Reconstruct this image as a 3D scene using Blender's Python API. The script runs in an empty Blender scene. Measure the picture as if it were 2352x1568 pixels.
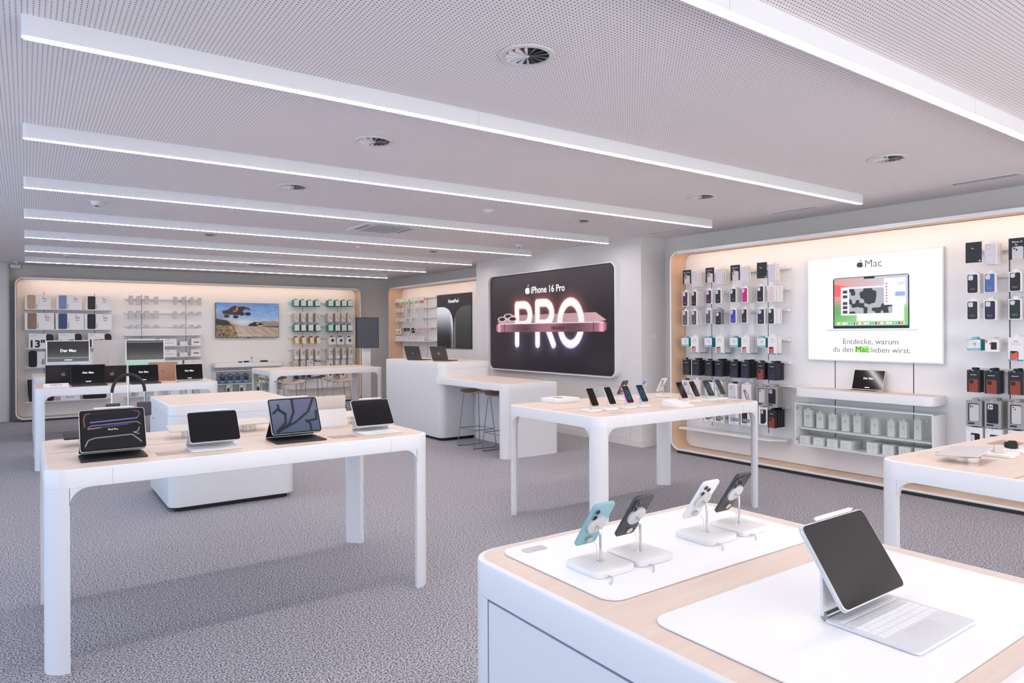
import bpy, math, random
import numpy as np
from mathutils import Vector, Matrix, Euler
random.seed(7)
D = bpy.data
COL = bpy.context.scene.collection
SC = bpy.context.scene
PI = math.pi

# ------------------------------------------------------------------ camera, world, light, exposure
F_PX, YAW, ROLL, HOR, EYE = 1574.0, 35.34, -0.28, 762.6, 1.5
cam = D.objects.new('camera', D.cameras.new('camera'))
COL.objects.link(cam)
cam.data.sensor_width = 36.0
cam.data.lens = 36.0 * F_PX / 2352.0
cam.data.shift_y = -(784.0 - HOR) / 2352.0
cam.location = (0, 0, EYE)
cam.data.clip_start = 0.05
_y, _r = math.radians(YAW), math.radians(ROLL)
_fw = Vector((math.sin(_y), math.cos(_y), 0)); _rt = Vector((math.cos(_y), -math.sin(_y), 0)); _up = Vector((0, 0, 1))
_r2 = _rt * math.cos(_r) + _up * math.sin(_r); _u2 = _up * math.cos(_r) - _rt * math.sin(_r)
cam.rotation_euler = Matrix((_r2, _u2, -_fw)).transposed().to_euler()
SC.camera = cam
SC.view_settings.view_transform = 'Standard'
SC.view_settings.look = 'None'
SC.view_settings.gamma = 1.0
SC.view_settings.use_curve_mapping = False
SC.view_settings.exposure = 0.0
W = D.worlds.new('world'); SC.world = W; W.use_nodes = True
W.node_tree.nodes['Background'].inputs['Color'].default_value = (0.55, 0.68, 1.0, 1)
W.node_tree.nodes['Background'].inputs['Strength'].default_value = 0.45
BEAM_E, STRIP_E = 35.0, 20.0

def area(name, loc, rot, sx, sy, power, col):
    l = D.lights.new(name, 'AREA'); l.shape = 'RECTANGLE'; l.size = sx; l.size_y = sy
    l.energy = power; l.color = col
    o = D.objects.new(name, l); o.location = loc; o.rotation_euler = rot; COL.objects.link(o)
    return o
# daylight outside the shop windows: the window wall on the left and the glass front behind the camera
area('daylight_side', (-4.3, 4.6, 1.45), (0, -PI/2, 0), 2.3, 12.0, 300, (0.60, 0.74, 1.0))
area('daylight_front', (3.0, -2.9, 1.5), (PI/2, 0, 0), 7.5, 2.3, 260, (1.0, 0.94, 0.95))

def lin(c):
    if isinstance(c, str):
        c = tuple(int(c[i:i+2], 16) / 255 for i in (0, 2, 4))
    return tuple((v / 12.92 if v <= 0.04045 else ((v + 0.055) / 1.055) ** 2.4) for v in c) + (1.0,)

_mc = {}
def mat(name, col, rough=0.5, metal=0.0, emit=0.0, spec=0.5, coat=0.0):
    if name in _mc: return _mc[name]
    m = D.materials.new(name); m.use_nodes = True
    b = m.node_tree.nodes['Principled BSDF']
    b.inputs['Base Color'].default_value = lin(col)
    b.inputs['Roughness'].default_value = rough; b.inputs['Metallic'].default_value = metal
    b.inputs['Specular IOR Level'].default_value = spec
    b.inputs['Coat Weight'].default_value = coat
    if emit:
        b.inputs['Emission Color'].default_value = lin(col); b.inputs['Emission Strength'].default_value = emit
        b.inputs['Base Color'].default_value = (0.02, 0.02, 0.02, 1)
    _mc[name] = m; return m

def mnodes(name, rough=0.5, spec=0.5):
    m = mat(name, (0.5, 0.5, 0.5), rough, spec=spec)
    nt = m.node_tree
    return m, nt, nt.nodes['Principled BSDF'], nt.nodes.new('ShaderNodeTexCoord')

def wood(name, c1, c2, scale=(3, 60, 60), rough=0.45):
    m, nt, b, tc = mnodes(name, rough)
    mp = nt.nodes.new('ShaderNodeMapping'); mp.inputs['Scale'].default_value = scale
    n = nt.nodes.new('ShaderNodeTexNoise'); n.inputs['Scale'].default_value = 1.6; n.inputs['Detail'].default_value = 6; n.inputs['Roughness'].default_value = 0.6
    n2 = nt.nodes.new('ShaderNodeTexNoise'); n2.inputs['Scale'].default_value = 0.35; n2.inputs['Detail'].default_value = 2
    r = nt.nodes.new('ShaderNodeValToRGB'); r.color_ramp.elements[0].position = 0.3; r.color_ramp.elements[1].position = 0.7
    r.color_ramp.elements[0].color = lin(c1); r.color_ramp.elements[1].color = lin(c2)
    ad = nt.nodes.new('ShaderNodeMath'); ad.operation = 'ADD'
    mu = nt.nodes.new('ShaderNodeMath'); mu.operation = 'MULTIPLY'; mu.inputs[1].default_value = 0.5
    L = nt.links.new
    L(tc.outputs['Object'], mp.inputs['Vector']); L(mp.outputs[0], n.inputs['Vector']); L(mp.outputs[0], n2.inputs['Vector'])
    L(n.outputs[0], ad.inputs[0]); L(n2.outputs[0], ad.inputs[1]); L(ad.outputs[0], mu.inputs[0]); L(mu.outputs[0], r.inputs[0])
    L(r.outputs[0], b.inputs['Base Color'])
    return m

WHITE = mat('white_lacquer', 'e6e6e8', 0.32, spec=0.4)
WALLW = mat('white_wall_paint', 'dfdbd8', 0.85)
WALLT = mat('warm_wall_paint', 'dbd5cd', 0.85)
PANEL = mat('white_back_panel', 'eeeceb', 0.4)
TOPW = wood('light_oak_top', 'dcc6b6', 'e8d5c8', (2.5, 70, 70))
SIDEW = wood('oak_frame', 'd9b492', 'e8c8a8', (30, 30, 3))
FLOORW = wood('oak_frame_sill', 'd9b99c', 'e6cab0', (60, 3, 60))
STOOLW = wood('stool_oak', 'b08a6e', 'c8a488', (8, 60, 60))
BLACK = mat('matte_black', '0d0d10', 0.5)
PLINTH = mat('dark_plinth', '2b2c31', 0.6)
GLOSSB = mat('black_glass', '050506', 0.04, spec=0.5)
CHROME = mat('polished_steel', 'd8d6d4', 0.12, 1.0)
STEEL = mat('brushed_steel', '9a9a9a', 0.3, 1.0)
ALU = mat('silver_aluminium', 'd4d5d8', 0.35, 0.6)
DGREY = mat('dark_grey', '3a3a3e', 0.5)
GREY = mat('mid_grey', '8e8e90', 0.5)
LGREY = mat('light_grey', 'c8c6c6', 0.5)
SEAM = mat('seam_shadow_gap', '9c9ca2', 0.8)
PAPER = mat('white_card', 'e9e7e6', 0.5)
OFFW = mat('warm_white_card', 'e4dedb', 0.55)
BEAML = mat('beam_diffuser', 'fff8f6', emit=BEAM_E)
STRIPL = mat('warm_strip', 'ffd9b4', emit=STRIP_E)
GLOW = mat('screen_white', 'ffffff', emit=1.0)
INK = mat('black_ink', '141416', 0.6)

def glass(name, tint='eef6f4', rough=0.0):
    m = D.materials.new(name); m.use_nodes = True; nt = m.node_tree
    out = nt.nodes['Material Output']; nt.nodes.remove(nt.nodes['Principled BSDF'])
    t = nt.nodes.new('ShaderNodeBsdfTransparent'); t.inputs[0].default_value = lin(tint)
    g = nt.nodes.new('ShaderNodeBsdfGlossy'); g.inputs['Roughness'].default_value = 0.02
    fr = nt.nodes.new('ShaderNodeFresnel'); fr.inputs[0].default_value = 1.45
    mx = nt.nodes.new('ShaderNodeMixShader')
    mx.inputs[0].default_value = 0.05; nt.links.new(t.outputs[0], mx.inputs[1]); nt.links.new(g.outputs[0], mx.inputs[2])
    nt.links.new(mx.outputs[0], out.inputs[0]); return m
GLASS = glass('clear_glass', 'fcfefd'); ACRYL = glass('clear_acrylic', 'f4f2f2')

# ------------------------------------------------------------------ mesh builder
def rrect(x0, x1, y0, y1, r, n=6, inset=0.0):
    """counter-clockwise rounded rectangle; r may be one radius or four (x0y0, x1y0, x1y1, x0y1)"""
    rs = r if isinstance(r, (tuple, list)) else (r,) * 4
    x0 += inset; y0 += inset; x1 -= inset; y1 -= inset
    out = []
    for (cx, cy, a0), rr in zip(((x0, y0, 180), (x1, y0, 270), (x1, y1, 0), (x0, y1, 90)), rs):
        q = max(rr - inset, 0.0008) if rr > 0 else 0
        sx = 1 if cx == x0 else -1; sy = 1 if cy == y0 else -1
        if q == 0: out += [(cx, cy)] * (n + 1); continue
        for k in range(n + 1):
            a = math.radians(a0 + 90 * k / n)
            out.append((cx + sx * q + q * math.cos(a), cy + sy * q + q * math.sin(a)))
    return out

_txt = {}
def text_mesh(s, bold=0.0):
    key = (s, bold)
    if key not in _txt:
        c = D.curves.new('t', 'FONT'); c.body = s; c.size = 1.0; c.resolution_u = 3; c.offset = bold
        o = D.objects.new('t', c); COL.objects.link(o)
        dg = bpy.context.evaluated_depsgraph_get()
        me = o.evaluated_get(dg).to_mesh()
        v = [tuple(p.co) for p in me.vertices]; f = [tuple(p.vertices) for p in me.polygons]
        o.evaluated_get(dg).to_mesh_clear(); D.objects.remove(o); D.curves.remove(c)
        xs = [p[0] for p in v] or [0, 1]; ys = [p[1] for p in v] or [0, 1]
        _txt[key] = (v, f, min(xs), max(xs), min(ys), max(ys))
    return _txt[key]

class MB:
    def __init__(s): s.v, s.f, s.m, s.mats = [], [], [], []
    def mi(s, m):
        if m not in s.mats: s.mats.append(m)
        return s.mats.index(m)
    def add(s, vs, fs, m):
        o = len(s.v); s.v += [tuple(p) for p in vs]; k = s.mi(m)
        for f in fs: s.f.append(tuple(i + o for i in f)); s.m.append(k)
        return s
    def box(s, x0, x1, y0, y1, z0, z1, m):
        vs = [(x, y, z) for z in (z0, z1) for (x, y) in ((x0, y0), (x1, y0), (x1, y1), (x0, y1))]
        return s.add(vs, [(3, 2, 1, 0), (4, 5, 6, 7), (0, 1, 5, 4), (1, 2, 6, 5), (2, 3, 7, 6), (3, 0, 4, 7)], m)
    def loft(s, loops, m, cap0=True, cap1=True, mcap=None):
        """loops of equal length, each a list of 3D points, counter-clockwise seen from the end"""
        n = len(loops[0]); vs = [p for l in loops for p in l]; fs = []
        for k in range(len(loops) - 1):
            for i in range(n):
                j = (i + 1) % n
                fs.append((k*n+i, k*n+j, (k+1)*n+j, (k+1)*n+i))
        if cap0: fs.append(tuple(reversed(range(n))))
        s.add(vs, fs, m)
        if cap1:
            o = len(s.v) - n; s.f.append(tuple(range(o, o+n))); s.m.append(s.mi(mcap or m))
        return s
    def prism(s, pts, z0, z1, m, mcap=None):
        return s.loft([[(x, y, z0) for x, y in pts], [(x, y, z1) for x, y in pts]], m, mcap=mcap)
    def prism_y(s, pts, y0, y1, m, mcap=None):
        """pts are (x, z); the front face is at y0"""
        return s.loft([[(x, y1, z) for x, z in pts], [(x, y0, z) for x, z in pts]], m, mcap=mcap)
    def prism_x(s, pts, x0, x1, m):
        return s.loft([[(x0, y, z) for y, z in pts], [(x1, y, z) for y, z in pts]], m)
    def slab(s, x0, x1, y0, y1, z0, z1, r, m, bev=0.004, mcap=None, n=6, nb=3):
        ins = [(bev * (1 - math.sin(PI/2*k/nb)), bev * (1 - math.cos(PI/2*k/nb))) for k in range(nb + 1)]
        lo = [(i, z0 + bev - (bev - i2)) for i, i2 in [(a, b) for a, b in ins]]
        loops = []
        for a, b in ins: loops.append([(x, y, z0 + bev - (bev - b)) for x, y in rrect(x0, x1, y0, y1, r, n, a)])
        for a, b in reversed(ins): loops.append([(x, y, z1 - b) for x, y in rrect(x0, x1, y0, y1, r, n, a)])
        return s.loft(loops, m, mcap=mcap)
    def slab_y(s, x0, x1, z0, z1, y0, y1, r, m, bev=0.002, mcap=None, n=5):
        """upright rounded slab, front face at y0"""
        L = []
        for y, a in ((y1, bev), (y1 - bev, 0), (y0 + bev, 0), (y0, bev)):
            L.append([(x, y, z) for x, z in rrect(x0, x1, z0, z1, r, n, a)])
        return s.loft(L, m, mcap=mcap)
    def cyl(s, c, r, h, m, n=16, axis='z', r2=None, mcap=None):
        r2 = r if r2 is None else r2; A = []
        for k, (rr, t) in enumerate(((r, 0), (r2, h))):
            l = []
            for i in range(n):
                a = 2*PI*i/n; u, v = rr*math.cos(a), rr*math.sin(a)
                l.append((c[0]+u, c[1]+v, c[2]+t) if axis == 'z' else ((c[0]+u, c[1]-t, c[2]+v) if axis == 'y' else (c[0]+t, c[1]+u, c[2]+v)))
            A.append(l)
        return s.loft(A, m, mcap=mcap)
    def lathe(s, prof, m, c=(0, 0, 0), n=24, cap0=True, cap1=True):
        return s.loft([[(c[0]+r*math.cos(2*PI*i/n), c[1]+r*math.sin(2*PI*i/n), c[2]+z) for i in range(n)] for r, z in prof], m, cap0, cap1)
    def tube(s, path, r, m, n=8, closed=False):
        P = [Vector(p) for p in path]; loops = []; up = None
        for i, p in enumerate(P):
            a = P[i-1] if (i > 0 or closed) else p; b = P[(i+1) % len(P)] if (i < len(P)-1 or closed) else p
            t = (b - a).normalized()
            if up is None:
                up = Vector((0, 0, 1)) if abs(t.z) < 0.9 else Vector((1, 0, 0))
            sd = t.cross(up).normalized(); up = sd.cross(t).normalized()
            rr = r[i] if isinstance(r, (list, tuple)) else r
            loops.append([tuple(p + (sd*math.cos(2*PI*k/n) - up*math.sin(2*PI*k/n))*rr) for k in range(n)])
        if closed: loops.append(loops[0])
        return s.loft(loops, m, not closed, not closed)
    def quad(s, pts, m): return s.add(pts, [tuple(range(len(pts)))], m)
    def patch(s, x0, x1, z0, z1, y, m, r=0.0, n=4):
        """flat print on an upright front face (normal -y)"""
        p = rrect(x0, x1, z0, z1, r, n) if r else [(x0, z0), (x1, z0), (x1, z1), (x0, z1)]
        return s.quad([(x, y, z) for x, z in p], m)
    def disc(s, x, z, r, y, m, n=14, rz=None):
        rz = rz or r
        return s.quad([(x+r*math.cos(2*PI*k/n), y, z+rz*math.sin(2*PI*k/n)) for k in range(n)], m)
    def top(s, x0, x1, y0, y1, z, m, r=0.0):
        p = rrect(x0, x1, y0, y1, r, 4) if r else [(x0, y0), (x1, y0), (x1, y1), (x0, y1)]
        return s.quad([(x, y, z) for x, y in p], m)
    def text(s, t, x, z, w, y, m, bold=0.0, h=None, rot=0, flat=False, align='c'):
        """lettering of width w (or height h) centred on x, z on a face at depth y; flat=True lays it on a horizontal top"""
        v, f, a0, a1, b0, b1 = text_mesh(t, bold)
        k = (w / (a1 - a0)) if w else (h / (b1 - b0)); kz = (h / (b1 - b0)) if (h and w) else k
        c, sn = math.cos(rot), math.sin(rot)
        off = {'c': (a0+a1)/2, 'l': a0, 'r': a1}[align]
        vs = []
        for p in v:
            u, q = (p[0]-off)*k, (p[1]-(b0+b1)/2)*kz
            U, Q = u*c - q*sn, u*sn + q*c
            vs.append((x+U, z+Q, y) if flat else (x+U, y, z+Q))
        return s.add(vs, f, m)
    def xf(s, M, i0=0):
        for i in range(i0, len(s.v)): s.v[i] = tuple(M @ Vector(s.v[i]))
        return s
    def build(s, name, parent=None, loc=(0, 0, 0), rot=(0, 0, 0), smooth=35, **tags):
        me = D.meshes.new(name); me.from_pydata(s.v, [], s.f)
        for m in s.mats: me.materials.append(m)
        me.polygons.foreach_set('material_index', s.m)
        if smooth:
            me.polygons.foreach_set('use_smooth', [True] * len(me.polygons)); me.set_sharp_from_angle(angle=math.radians(smooth))
        me.update()
        o = D.objects.new(name, me); COL.objects.link(o); o.location = loc; o.rotation_euler = rot
        if parent: o.parent = parent
        for k, v in tags.items(): o[k] = v
        return o

def empty(name, loc, rot=(0, 0, 0), **tags):
    o = D.objects.new(name, None); COL.objects.link(o); o.location = loc; o.rotation_euler = rot
    o.empty_display_size = 0.1
    for k, v in tags.items(): o[k] = v
    return o
def tag(o, label, category, group=None):
    o['label'] = label; o['category'] = category
    if group: o['group'] = group
    return o
def copy_tree(o, parent=None, loc=None, rot=None):
    c = o.copy(); COL.objects.link(c)
    if parent: c.parent = parent
    if loc is not None: c.location = loc
    if rot is not None: c.rotation_euler = rot
    for ch in list(o.children): copy_tree(ch, c)
    return c

def painting(name, w, h, nx, ny, fn, y=0.0, parent=None, emit=1.0, loc=(0, 0, 0), rough=0.25):
    """a printed or lit picture: a fine grid in the x-z plane, coloured per vertex by fn(u, v) with u, v arrays in 0..1 (v up)"""
    us, vs = np.meshgrid(np.linspace(0, 1, nx), np.linspace(0, 1, ny))
    rgb = fn(us, vs)
    co = np.stack([us*w - w/2, np.full_like(us, y), vs*h], -1).reshape(-1, 3)
    idx = np.arange(nx*ny).reshape(ny, nx)
    q = np.stack([idx[:-1, :-1], idx[:-1, 1:], idx[1:, 1:], idx[1:, :-1]], -1).reshape(-1, 4)
    me = D.meshes.new(name); me.from_pydata(co.tolist(), [], q.tolist())
    ca = me.color_attributes.new('picture', 'FLOAT_COLOR', 'POINT')
    a = np.ones((nx*ny, 4), np.float32); a[:, :3] = np.clip(np.stack(rgb, -1).reshape(-1, 3), 0, 1) if isinstance(rgb, (list, tuple)) else np.clip(rgb.reshape(-1, 3), 0, 1)
    a[:, :3] = np.where(a[:, :3] <= 0.04045, a[:, :3]/12.92, ((a[:, :3]+0.055)/1.055)**2.4)
    ca.data.foreach_set('color', a.ravel())
    key = 'picture_%s_%.2f' % ('lit' if emit else 'print', emit)
    m = _mc.get(key)
    if not m:
        m = mat(key, (0, 0, 0), rough); nt = m.node_tree; at = nt.nodes.new('ShaderNodeAttribute'); at.attribute_name = 'picture'
        b = nt.nodes['Principled BSDF']
        if emit:
            nt.links.new(at.outputs['Color'], b.inputs['Emission Color']); b.inputs['Emission Strength'].default_value = emit
        else: nt.links.new(at.outputs['Color'], b.inputs['Base Color'])
    me.materials.append(m)
    o = D.objects.new(name, me); COL.objects.link(o); o.location = loc
    if parent: o.parent = parent
    return o
def ss(e0, e1, x):
    t = np.clip((x - e0) / (e1 - e0), 0, 1); return t*t*(3 - 2*t)
def seg(x, y, ax, ay, bx, by):
    dx, dy = bx-ax, by-ay; t = np.clip(((x-ax)*dx + (y-ay)*dy) / (dx*dx+dy*dy+1e-12), 0, 1)
    return np.hypot(x-ax-t*dx, y-ay-t*dy)
def inpoly(x, y, P):
    c = np.zeros(x.shape, bool); n = len(P)
    for i in range(n):
        (x1, y1), (x2, y2) = P[i], P[i-1]
        c ^= ((y1 > y) != (y2 > y)) & (x < (x2-x1)*(y-y1)/(y2-y1+1e-12) + x1)
    return c
def mixc(base, col, a):
    return [b*(1-a) + c*a for b, c in zip(base, col)]
def hexc(h): return tuple(int(h[i:i+2], 16)/255 for i in (0, 2, 4))
def vnoise(x, y, seed=0):
    r = np.random.RandomState(seed); g = r.rand(64, 64)
    xi = np.floor(x).astype(int); yi = np.floor(y).astype(int); fx = x-xi; fy = y-yi
    fx = fx*fx*(3-2*fx); fy = fy*fy*(3-2*fy)
    G = lambda a, b: g[b % 64, a % 64]
    return (G(xi, yi)*(1-fx)+G(xi+1, yi)*fx)*(1-fy)+(G(xi, yi+1)*(1-fx)+G(xi+1, yi+1)*fx)*fy
# ------------------------------------------------------------------ the room
CEIL = 2.73
def struct(mb, name, **k):
    return mb.build(name, kind='structure', **k)
mc, nt, b, tc = mnodes('carpet', 1.0, 0.1)
L = nt.links.new
n1 = nt.nodes.new('ShaderNodeTexNoise'); n1.inputs['Scale'].default_value = 120; n1.inputs['Detail'].default_value = 4
n2 = nt.nodes.new('ShaderNodeTexNoise'); n2.inputs['Scale'].default_value = 1.2
rm = nt.nodes.new('ShaderNodeValToRGB'); e = rm.color_ramp.elements
e[0].position = 0.40; e[0].color = lin('5a585f'); e[1].position = 0.60; e[1].color = lin('cfccd2')
L(tc.outputs['Object'], n1.inputs['Vector']); L(n1.outputs[0], rm.inputs[0]); L(rm.outputs[0], b.inputs['Base Color'])
bp = nt.nodes.new('ShaderNodeBump'); bp.inputs['Strength'].default_value = 0.5; bp.inputs['Distance'].default_value = 0.004
L(n1.outputs[0], bp.inputs['Height']); L(bp.outputs[0], b.inputs['Normal'])
CARPET = mc
mc, nt, b, tc = mnodes('perforated_ceiling_panel', 0.85, 0.2)
L = nt.links.new
sx = nt.nodes.new('ShaderNodeSeparateXYZ'); L(tc.outputs['Object'], sx.inputs[0])
sq = []
for ax in 'XY':
    a = nt.nodes.new('ShaderNodeMath'); a.operation = 'DIVIDE'; a.inputs[1].default_value = 0.0183
    f = nt.nodes.new('ShaderNodeMath'); f.operation = 'FRACT'
    s_ = nt.nodes.new('ShaderNodeMath'); s_.operation = 'SUBTRACT'; s_.inputs[1].default_value = 0.5
    p = nt.nodes.new('ShaderNodeMath'); p.operation = 'POWER'; p.inputs[1].default_value = 2
    L(sx.outputs[ax], a.inputs[0]); L(a.outputs[0], f.inputs[0]); L(f.outputs[0], s_.inputs[0])
    m2 = nt.nodes.new('ShaderNodeMath'); m2.operation = 'MULTIPLY'; L(s_.outputs[0], m2.inputs[0]); L(s_.outputs[0], m2.inputs[1]); sq.append(m2)
ad = nt.nodes.new('ShaderNodeMath'); ad.operation = 'ADD'; L(sq[0].outputs[0], ad.inputs[0]); L(sq[1].outputs[0], ad.inputs[1])
lt = nt.nodes.new('ShaderNodeMath'); lt.operation = 'LESS_THAN'; lt.inputs[1].default_value = 0.165**2; L(ad.outputs[0], lt.inputs[0])
mx = nt.nodes.new('ShaderNodeMixRGB'); mx.inputs[1].default_value = lin('f4eeee'); mx.inputs[2].default_value = lin('2c2628')
L(lt.outputs[0], mx.inputs[0]); L(mx.outputs[0], b.inputs['Base Color'])
CEILM = mc

XL, YB, YF, XR = -4.0, -2.6, 14.85, 6.95
struct(MB().box(XL, XR, YB, YF, -0.1, 0, CARPET), 'floor', smooth=0)
struct(MB().box(XL-.1, XR+.1, YB-.1, YF+.1, CEIL, CEIL+.1, CEILM), 'ceiling', smooth=0)
struct(MB().box(XR, XR+.1, YB-.1, YF+.1, 0, CEIL, WALLT), 'wall_right', smooth=0)
struct(MB().box(XL-.1, XR, YF, YF+.1, 0, CEIL, WALLT), 'wall_back', smooth=0)
struct(MB().box(6.5, XR, 6.27, 10.25, 0, CEIL, WALLW), 'wall_pillar_right', smooth=0)
struct(MB().slab(-1.6, -0.23, 14.65, YF, 0, CEIL, (0, .06, 0, 0), WALLW, bev=0.0005), 'wall_pillar_left')
# window walls: left side and shop front behind the viewer
def window_wall(name, idx, p0, p1, n):
    mb = MB(); g = MB()
    (x0, y0), (x1, y1) = p0, p1; t = .08
    if x0 == x1:
        mb.box(x0-t, x0, y0, y1, 0, .12, WALLW); mb.box(x0-t, x0, y0, y1, 2.6, CEIL, WALLW)
        for k in range(n+1):
            y = y0 + (y1-y0)*k/n; mb.box(x0-t, x0, y-.04, y+.04, .12, 2.6, WALLW)
        g.box(x0-t*.6, x0-t*.5, y0, y1, .12, 2.6, GLASS)
    else:
        mb.box(x0, x1, y0-t, y0, 0, .12, WALLW); mb.box(x0, x1, y0-t, y0, 2.6, CEIL, WALLW)
        for k in range(n+1):
            x = x0 + (x1-x0)*k/n; mb.box(x-.04, x+.04, y0-t, y0, .12, 2.6, WALLW)
        g.box(x0, x1, y0-t*.6, y0-t*.5, .12, 2.6, GLASS)
    struct(mb, name, smooth=0); struct(g, 'window_%d' % idx, smooth=0)
window_wall('wall_left', 1, (XL, YB), (XL, YF), 8)
window_wall('wall_front', 2, (XL, YB), (XR, YB), 5)
struct(MB().box(6.485, 6.5, 6.255, 10.25, 0, .08, WALLW).box(6.5, XR, 6.255, 6.27, 0, .08, WALLW), 'baseboard_right', smooth=0)
struct(MB().box(6.1, XR, YF-.015, YF, 0, .08, WALLT), 'baseboard_back', smooth=0)
# access hatches in the pillar
for i, (y0, y1, z0, z1) in enumerate(((6.47, 7.12, .08, .76),)):
    struct(MB().box(6.496, 6.5, y0, y1, z0, z1, WALLW).box(6.4955, 6.497, y0, y1, z1-.004, z1, SEAM).box(6.4955, 6.497, y0, y1, z0, z0+.004, SEAM)
           .box(6.4955, 6.497, y0, y0+.004, z0, z1, SEAM).box(6.4955, 6.497, y1-.004, y1, z0, z1, SEAM), 'trim_1', smooth=0)

# ------------------------------------------------------------------ linear pendant lights
BY = [1.57] + [3.239, 4.907, 6.555, 8.222, 9.91, 11.55, 13.24]
XB0, XB1 = -0.012, 6.19
NTH = ['nearest', 'second nearest', 'third nearest', 'fourth nearest', 'fourth farthest', 'third farthest', 'second farthest', 'farthest']
for i, y in enumerate(BY):
    r = empty('linear_light', (XB0, y, CEIL))
    tag(r, 'long white linear ceiling light, %s of the eight parallel ones' % NTH[i], 'ceiling light', 'parallel linear ceiling lights')
    w = XB1 - XB0
    MB().slab(0, w, -.025, .025, -.084, 0, .02, WHITE, bev=.001).build('housing', r)
    MB().prism(rrect(.002, w-.002, -.0225, .0225, .02, 6), -.0848, -.0838, BEAML).build('diffuser', r)
    for x in (2.07, 4.14):
        MB().box(x-.0006, x+.0006, -.0253, .0253, -.0842, 0, SEAM).build('joint', r, smooth=0)

# ------------------------------------------------------------------ ceiling fittings
def diffuser(x, y, lab):
    r = empty('swirl_air_diffuser', (x, y, CEIL)); tag(r, lab, 'air vent', 'round swirl air diffusers in the ceiling')
    R = .125
    m = MB(); N = 40
    ring = [(R, -.001), (R, -.006), (R*.97, -.009), (R*.80, -.009), (R*.78, -.002)]
    m.loft([[(q*math.cos(-2*PI*i/N), q*math.sin(-2*PI*i/N), z) for i in range(N)] for q, z in ring], WALLW, False, False)
    m.build('ring', r)
    MB().cyl((0, 0, -.0022), R*.80, .001, BLACK, 32).build('opening', r)
    bl = MB()
    for k in range(14):
        a = 2*PI*k/14
        M = Matrix.Rotation(a, 4, 'Z') @ Matrix.Translation((R*.41, 0, -.006)) @ Matrix.Rotation(math.radians(38), 4, 'X')
        o = len(bl.v); bl.quad([(-R*.37, -.002, 0), (R*.37, -.013, 0), (R*.37, .013, 0), (-R*.37, .002, 0)], WALLW)
        bl.xf(M, o)
    bl.cyl((0, 0, -.010), .009, .008, WALLW, 12)
    bl.build('blades', r, smooth=0)
DX = [(1.82, 2.44), (1.825, 4.09), (1.83, 5.74), (1.82, 9.1), (5.03, 2.44), (5.03, 4.09), (5.0, 5.74), (4.985, 9.15)]
DN = ['large looking round swirl vent nearest the viewer, above the left table', 'round swirl vent behind the second linear light, upper middle', 'round swirl vent behind the third linear light', 'small far round swirl vent, left side of ceiling, behind the fifth light',
      'round swirl vent at upper right in front of the second light', 'round swirl vent right of the second light, upper right middle', 'round swirl vent near the end of the third light', 'small far round swirl vent in the right half of ceiling']
for (x, y), n in zip(DX, DN): diffuser(x, y, n)
def detector(x, y, lab, kind=0):
    r = empty('smoke_detector', (x, y, CEIL)); tag(r, lab, 'detector', 'ceiling detectors')
    if kind == 0:
        MB().lathe([(.052, 0), (.052, -.012), (.045, -.018), (.040, -.030), (.028, -.036)][::-1], WHITE).build('housing', r)
        s = MB().lathe([(.028, -.062), (.030, -.060), (.030, -.056)], WHITE)
        for k in range(10):
            a = 2*PI*k/10; s.box(.026*math.cos(a)-.003, .026*math.cos(a)+.003, .026*math.sin(a)-.003, .026*math.sin(a)+.003, -.058, -.035, WHITE)
        s.cyl((0, 0, -.056), .020, .021, BLACK, 12); s.build('sensor_cage', r)
    else:
        MB().lathe([(.005, -.035), (.025, -.03), (.05, -.012), (.055, 0)], WHITE).build('housing', r)
        MB().lathe([(.003, -.040), (.008, -.034)], LGREY).build('sensor', r)
detector(.54, 7.42, 'white smoke detector with dark cage, left ceiling behind the fourth light')
detector(.52, 12.55, 'small far white smoke detector at left, just in front of the farthest light')
detector(5.65, 7.8, 'white smoke detector above the large black advert screen')
detector(5.68, 12.6, 'tiny far smoke detector at the right end of the farthest light')
detector(3.8, 5.76, 'shallow white cone sensor on the middle of the ceiling', 1)
detector(3.8, 10.7, 'shallow white cone sensor far back on the ceiling', 1)
r = empty('motion_sensor', (3.83, 9.15, CEIL)); tag(r, 'small white cylindrical sensor under the ceiling, behind the fifth light', 'sensor')
MB().cyl((0, 0, -.04), .028, .04, WHITE, 16).build('body', r); MB().cyl((0, 0, -.05), .018, .01, LGREY, 16).build('lens', r)
def aircon(x, y, lab):
    r = empty('air_conditioner', (x, y, CEIL)); tag(r, lab, 'air conditioner', 'square ceiling air conditioners')
    MB().slab(-.33, .33, -.33, .33, -.018, 0, .03, WHITE).build('panel', r)
    g = MB().box(-.2, .2, -.2, .2, -.0195, -.017, mat('filter_grey', 'a5a2a8', .8))
    for k in range(14): g.box(-.2+.4*k/14, -.2+.4*k/14+.004, -.2, .2, -.021, -.0185, WHITE)
    g.build('filter_grille', r, smooth=0)
    for a in range(4):
        s = MB().box(-.19, .19, .245, .285, -.0192, -.017, BLACK).box(-.185, .185, .262, .268, -.022, -.0185, WHITE)
        s.xf(Matrix.Rotation(a*PI/2, 4, 'Z')).build('air_outlet', r, smooth=0)
aircon(3.42, 7.41, 'square white ceiling air conditioner with dark slots, between fourth and fifth lights')
aircon(3.5, 12.45, 'far square white ceiling air conditioner in front of the farthest light')
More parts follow.
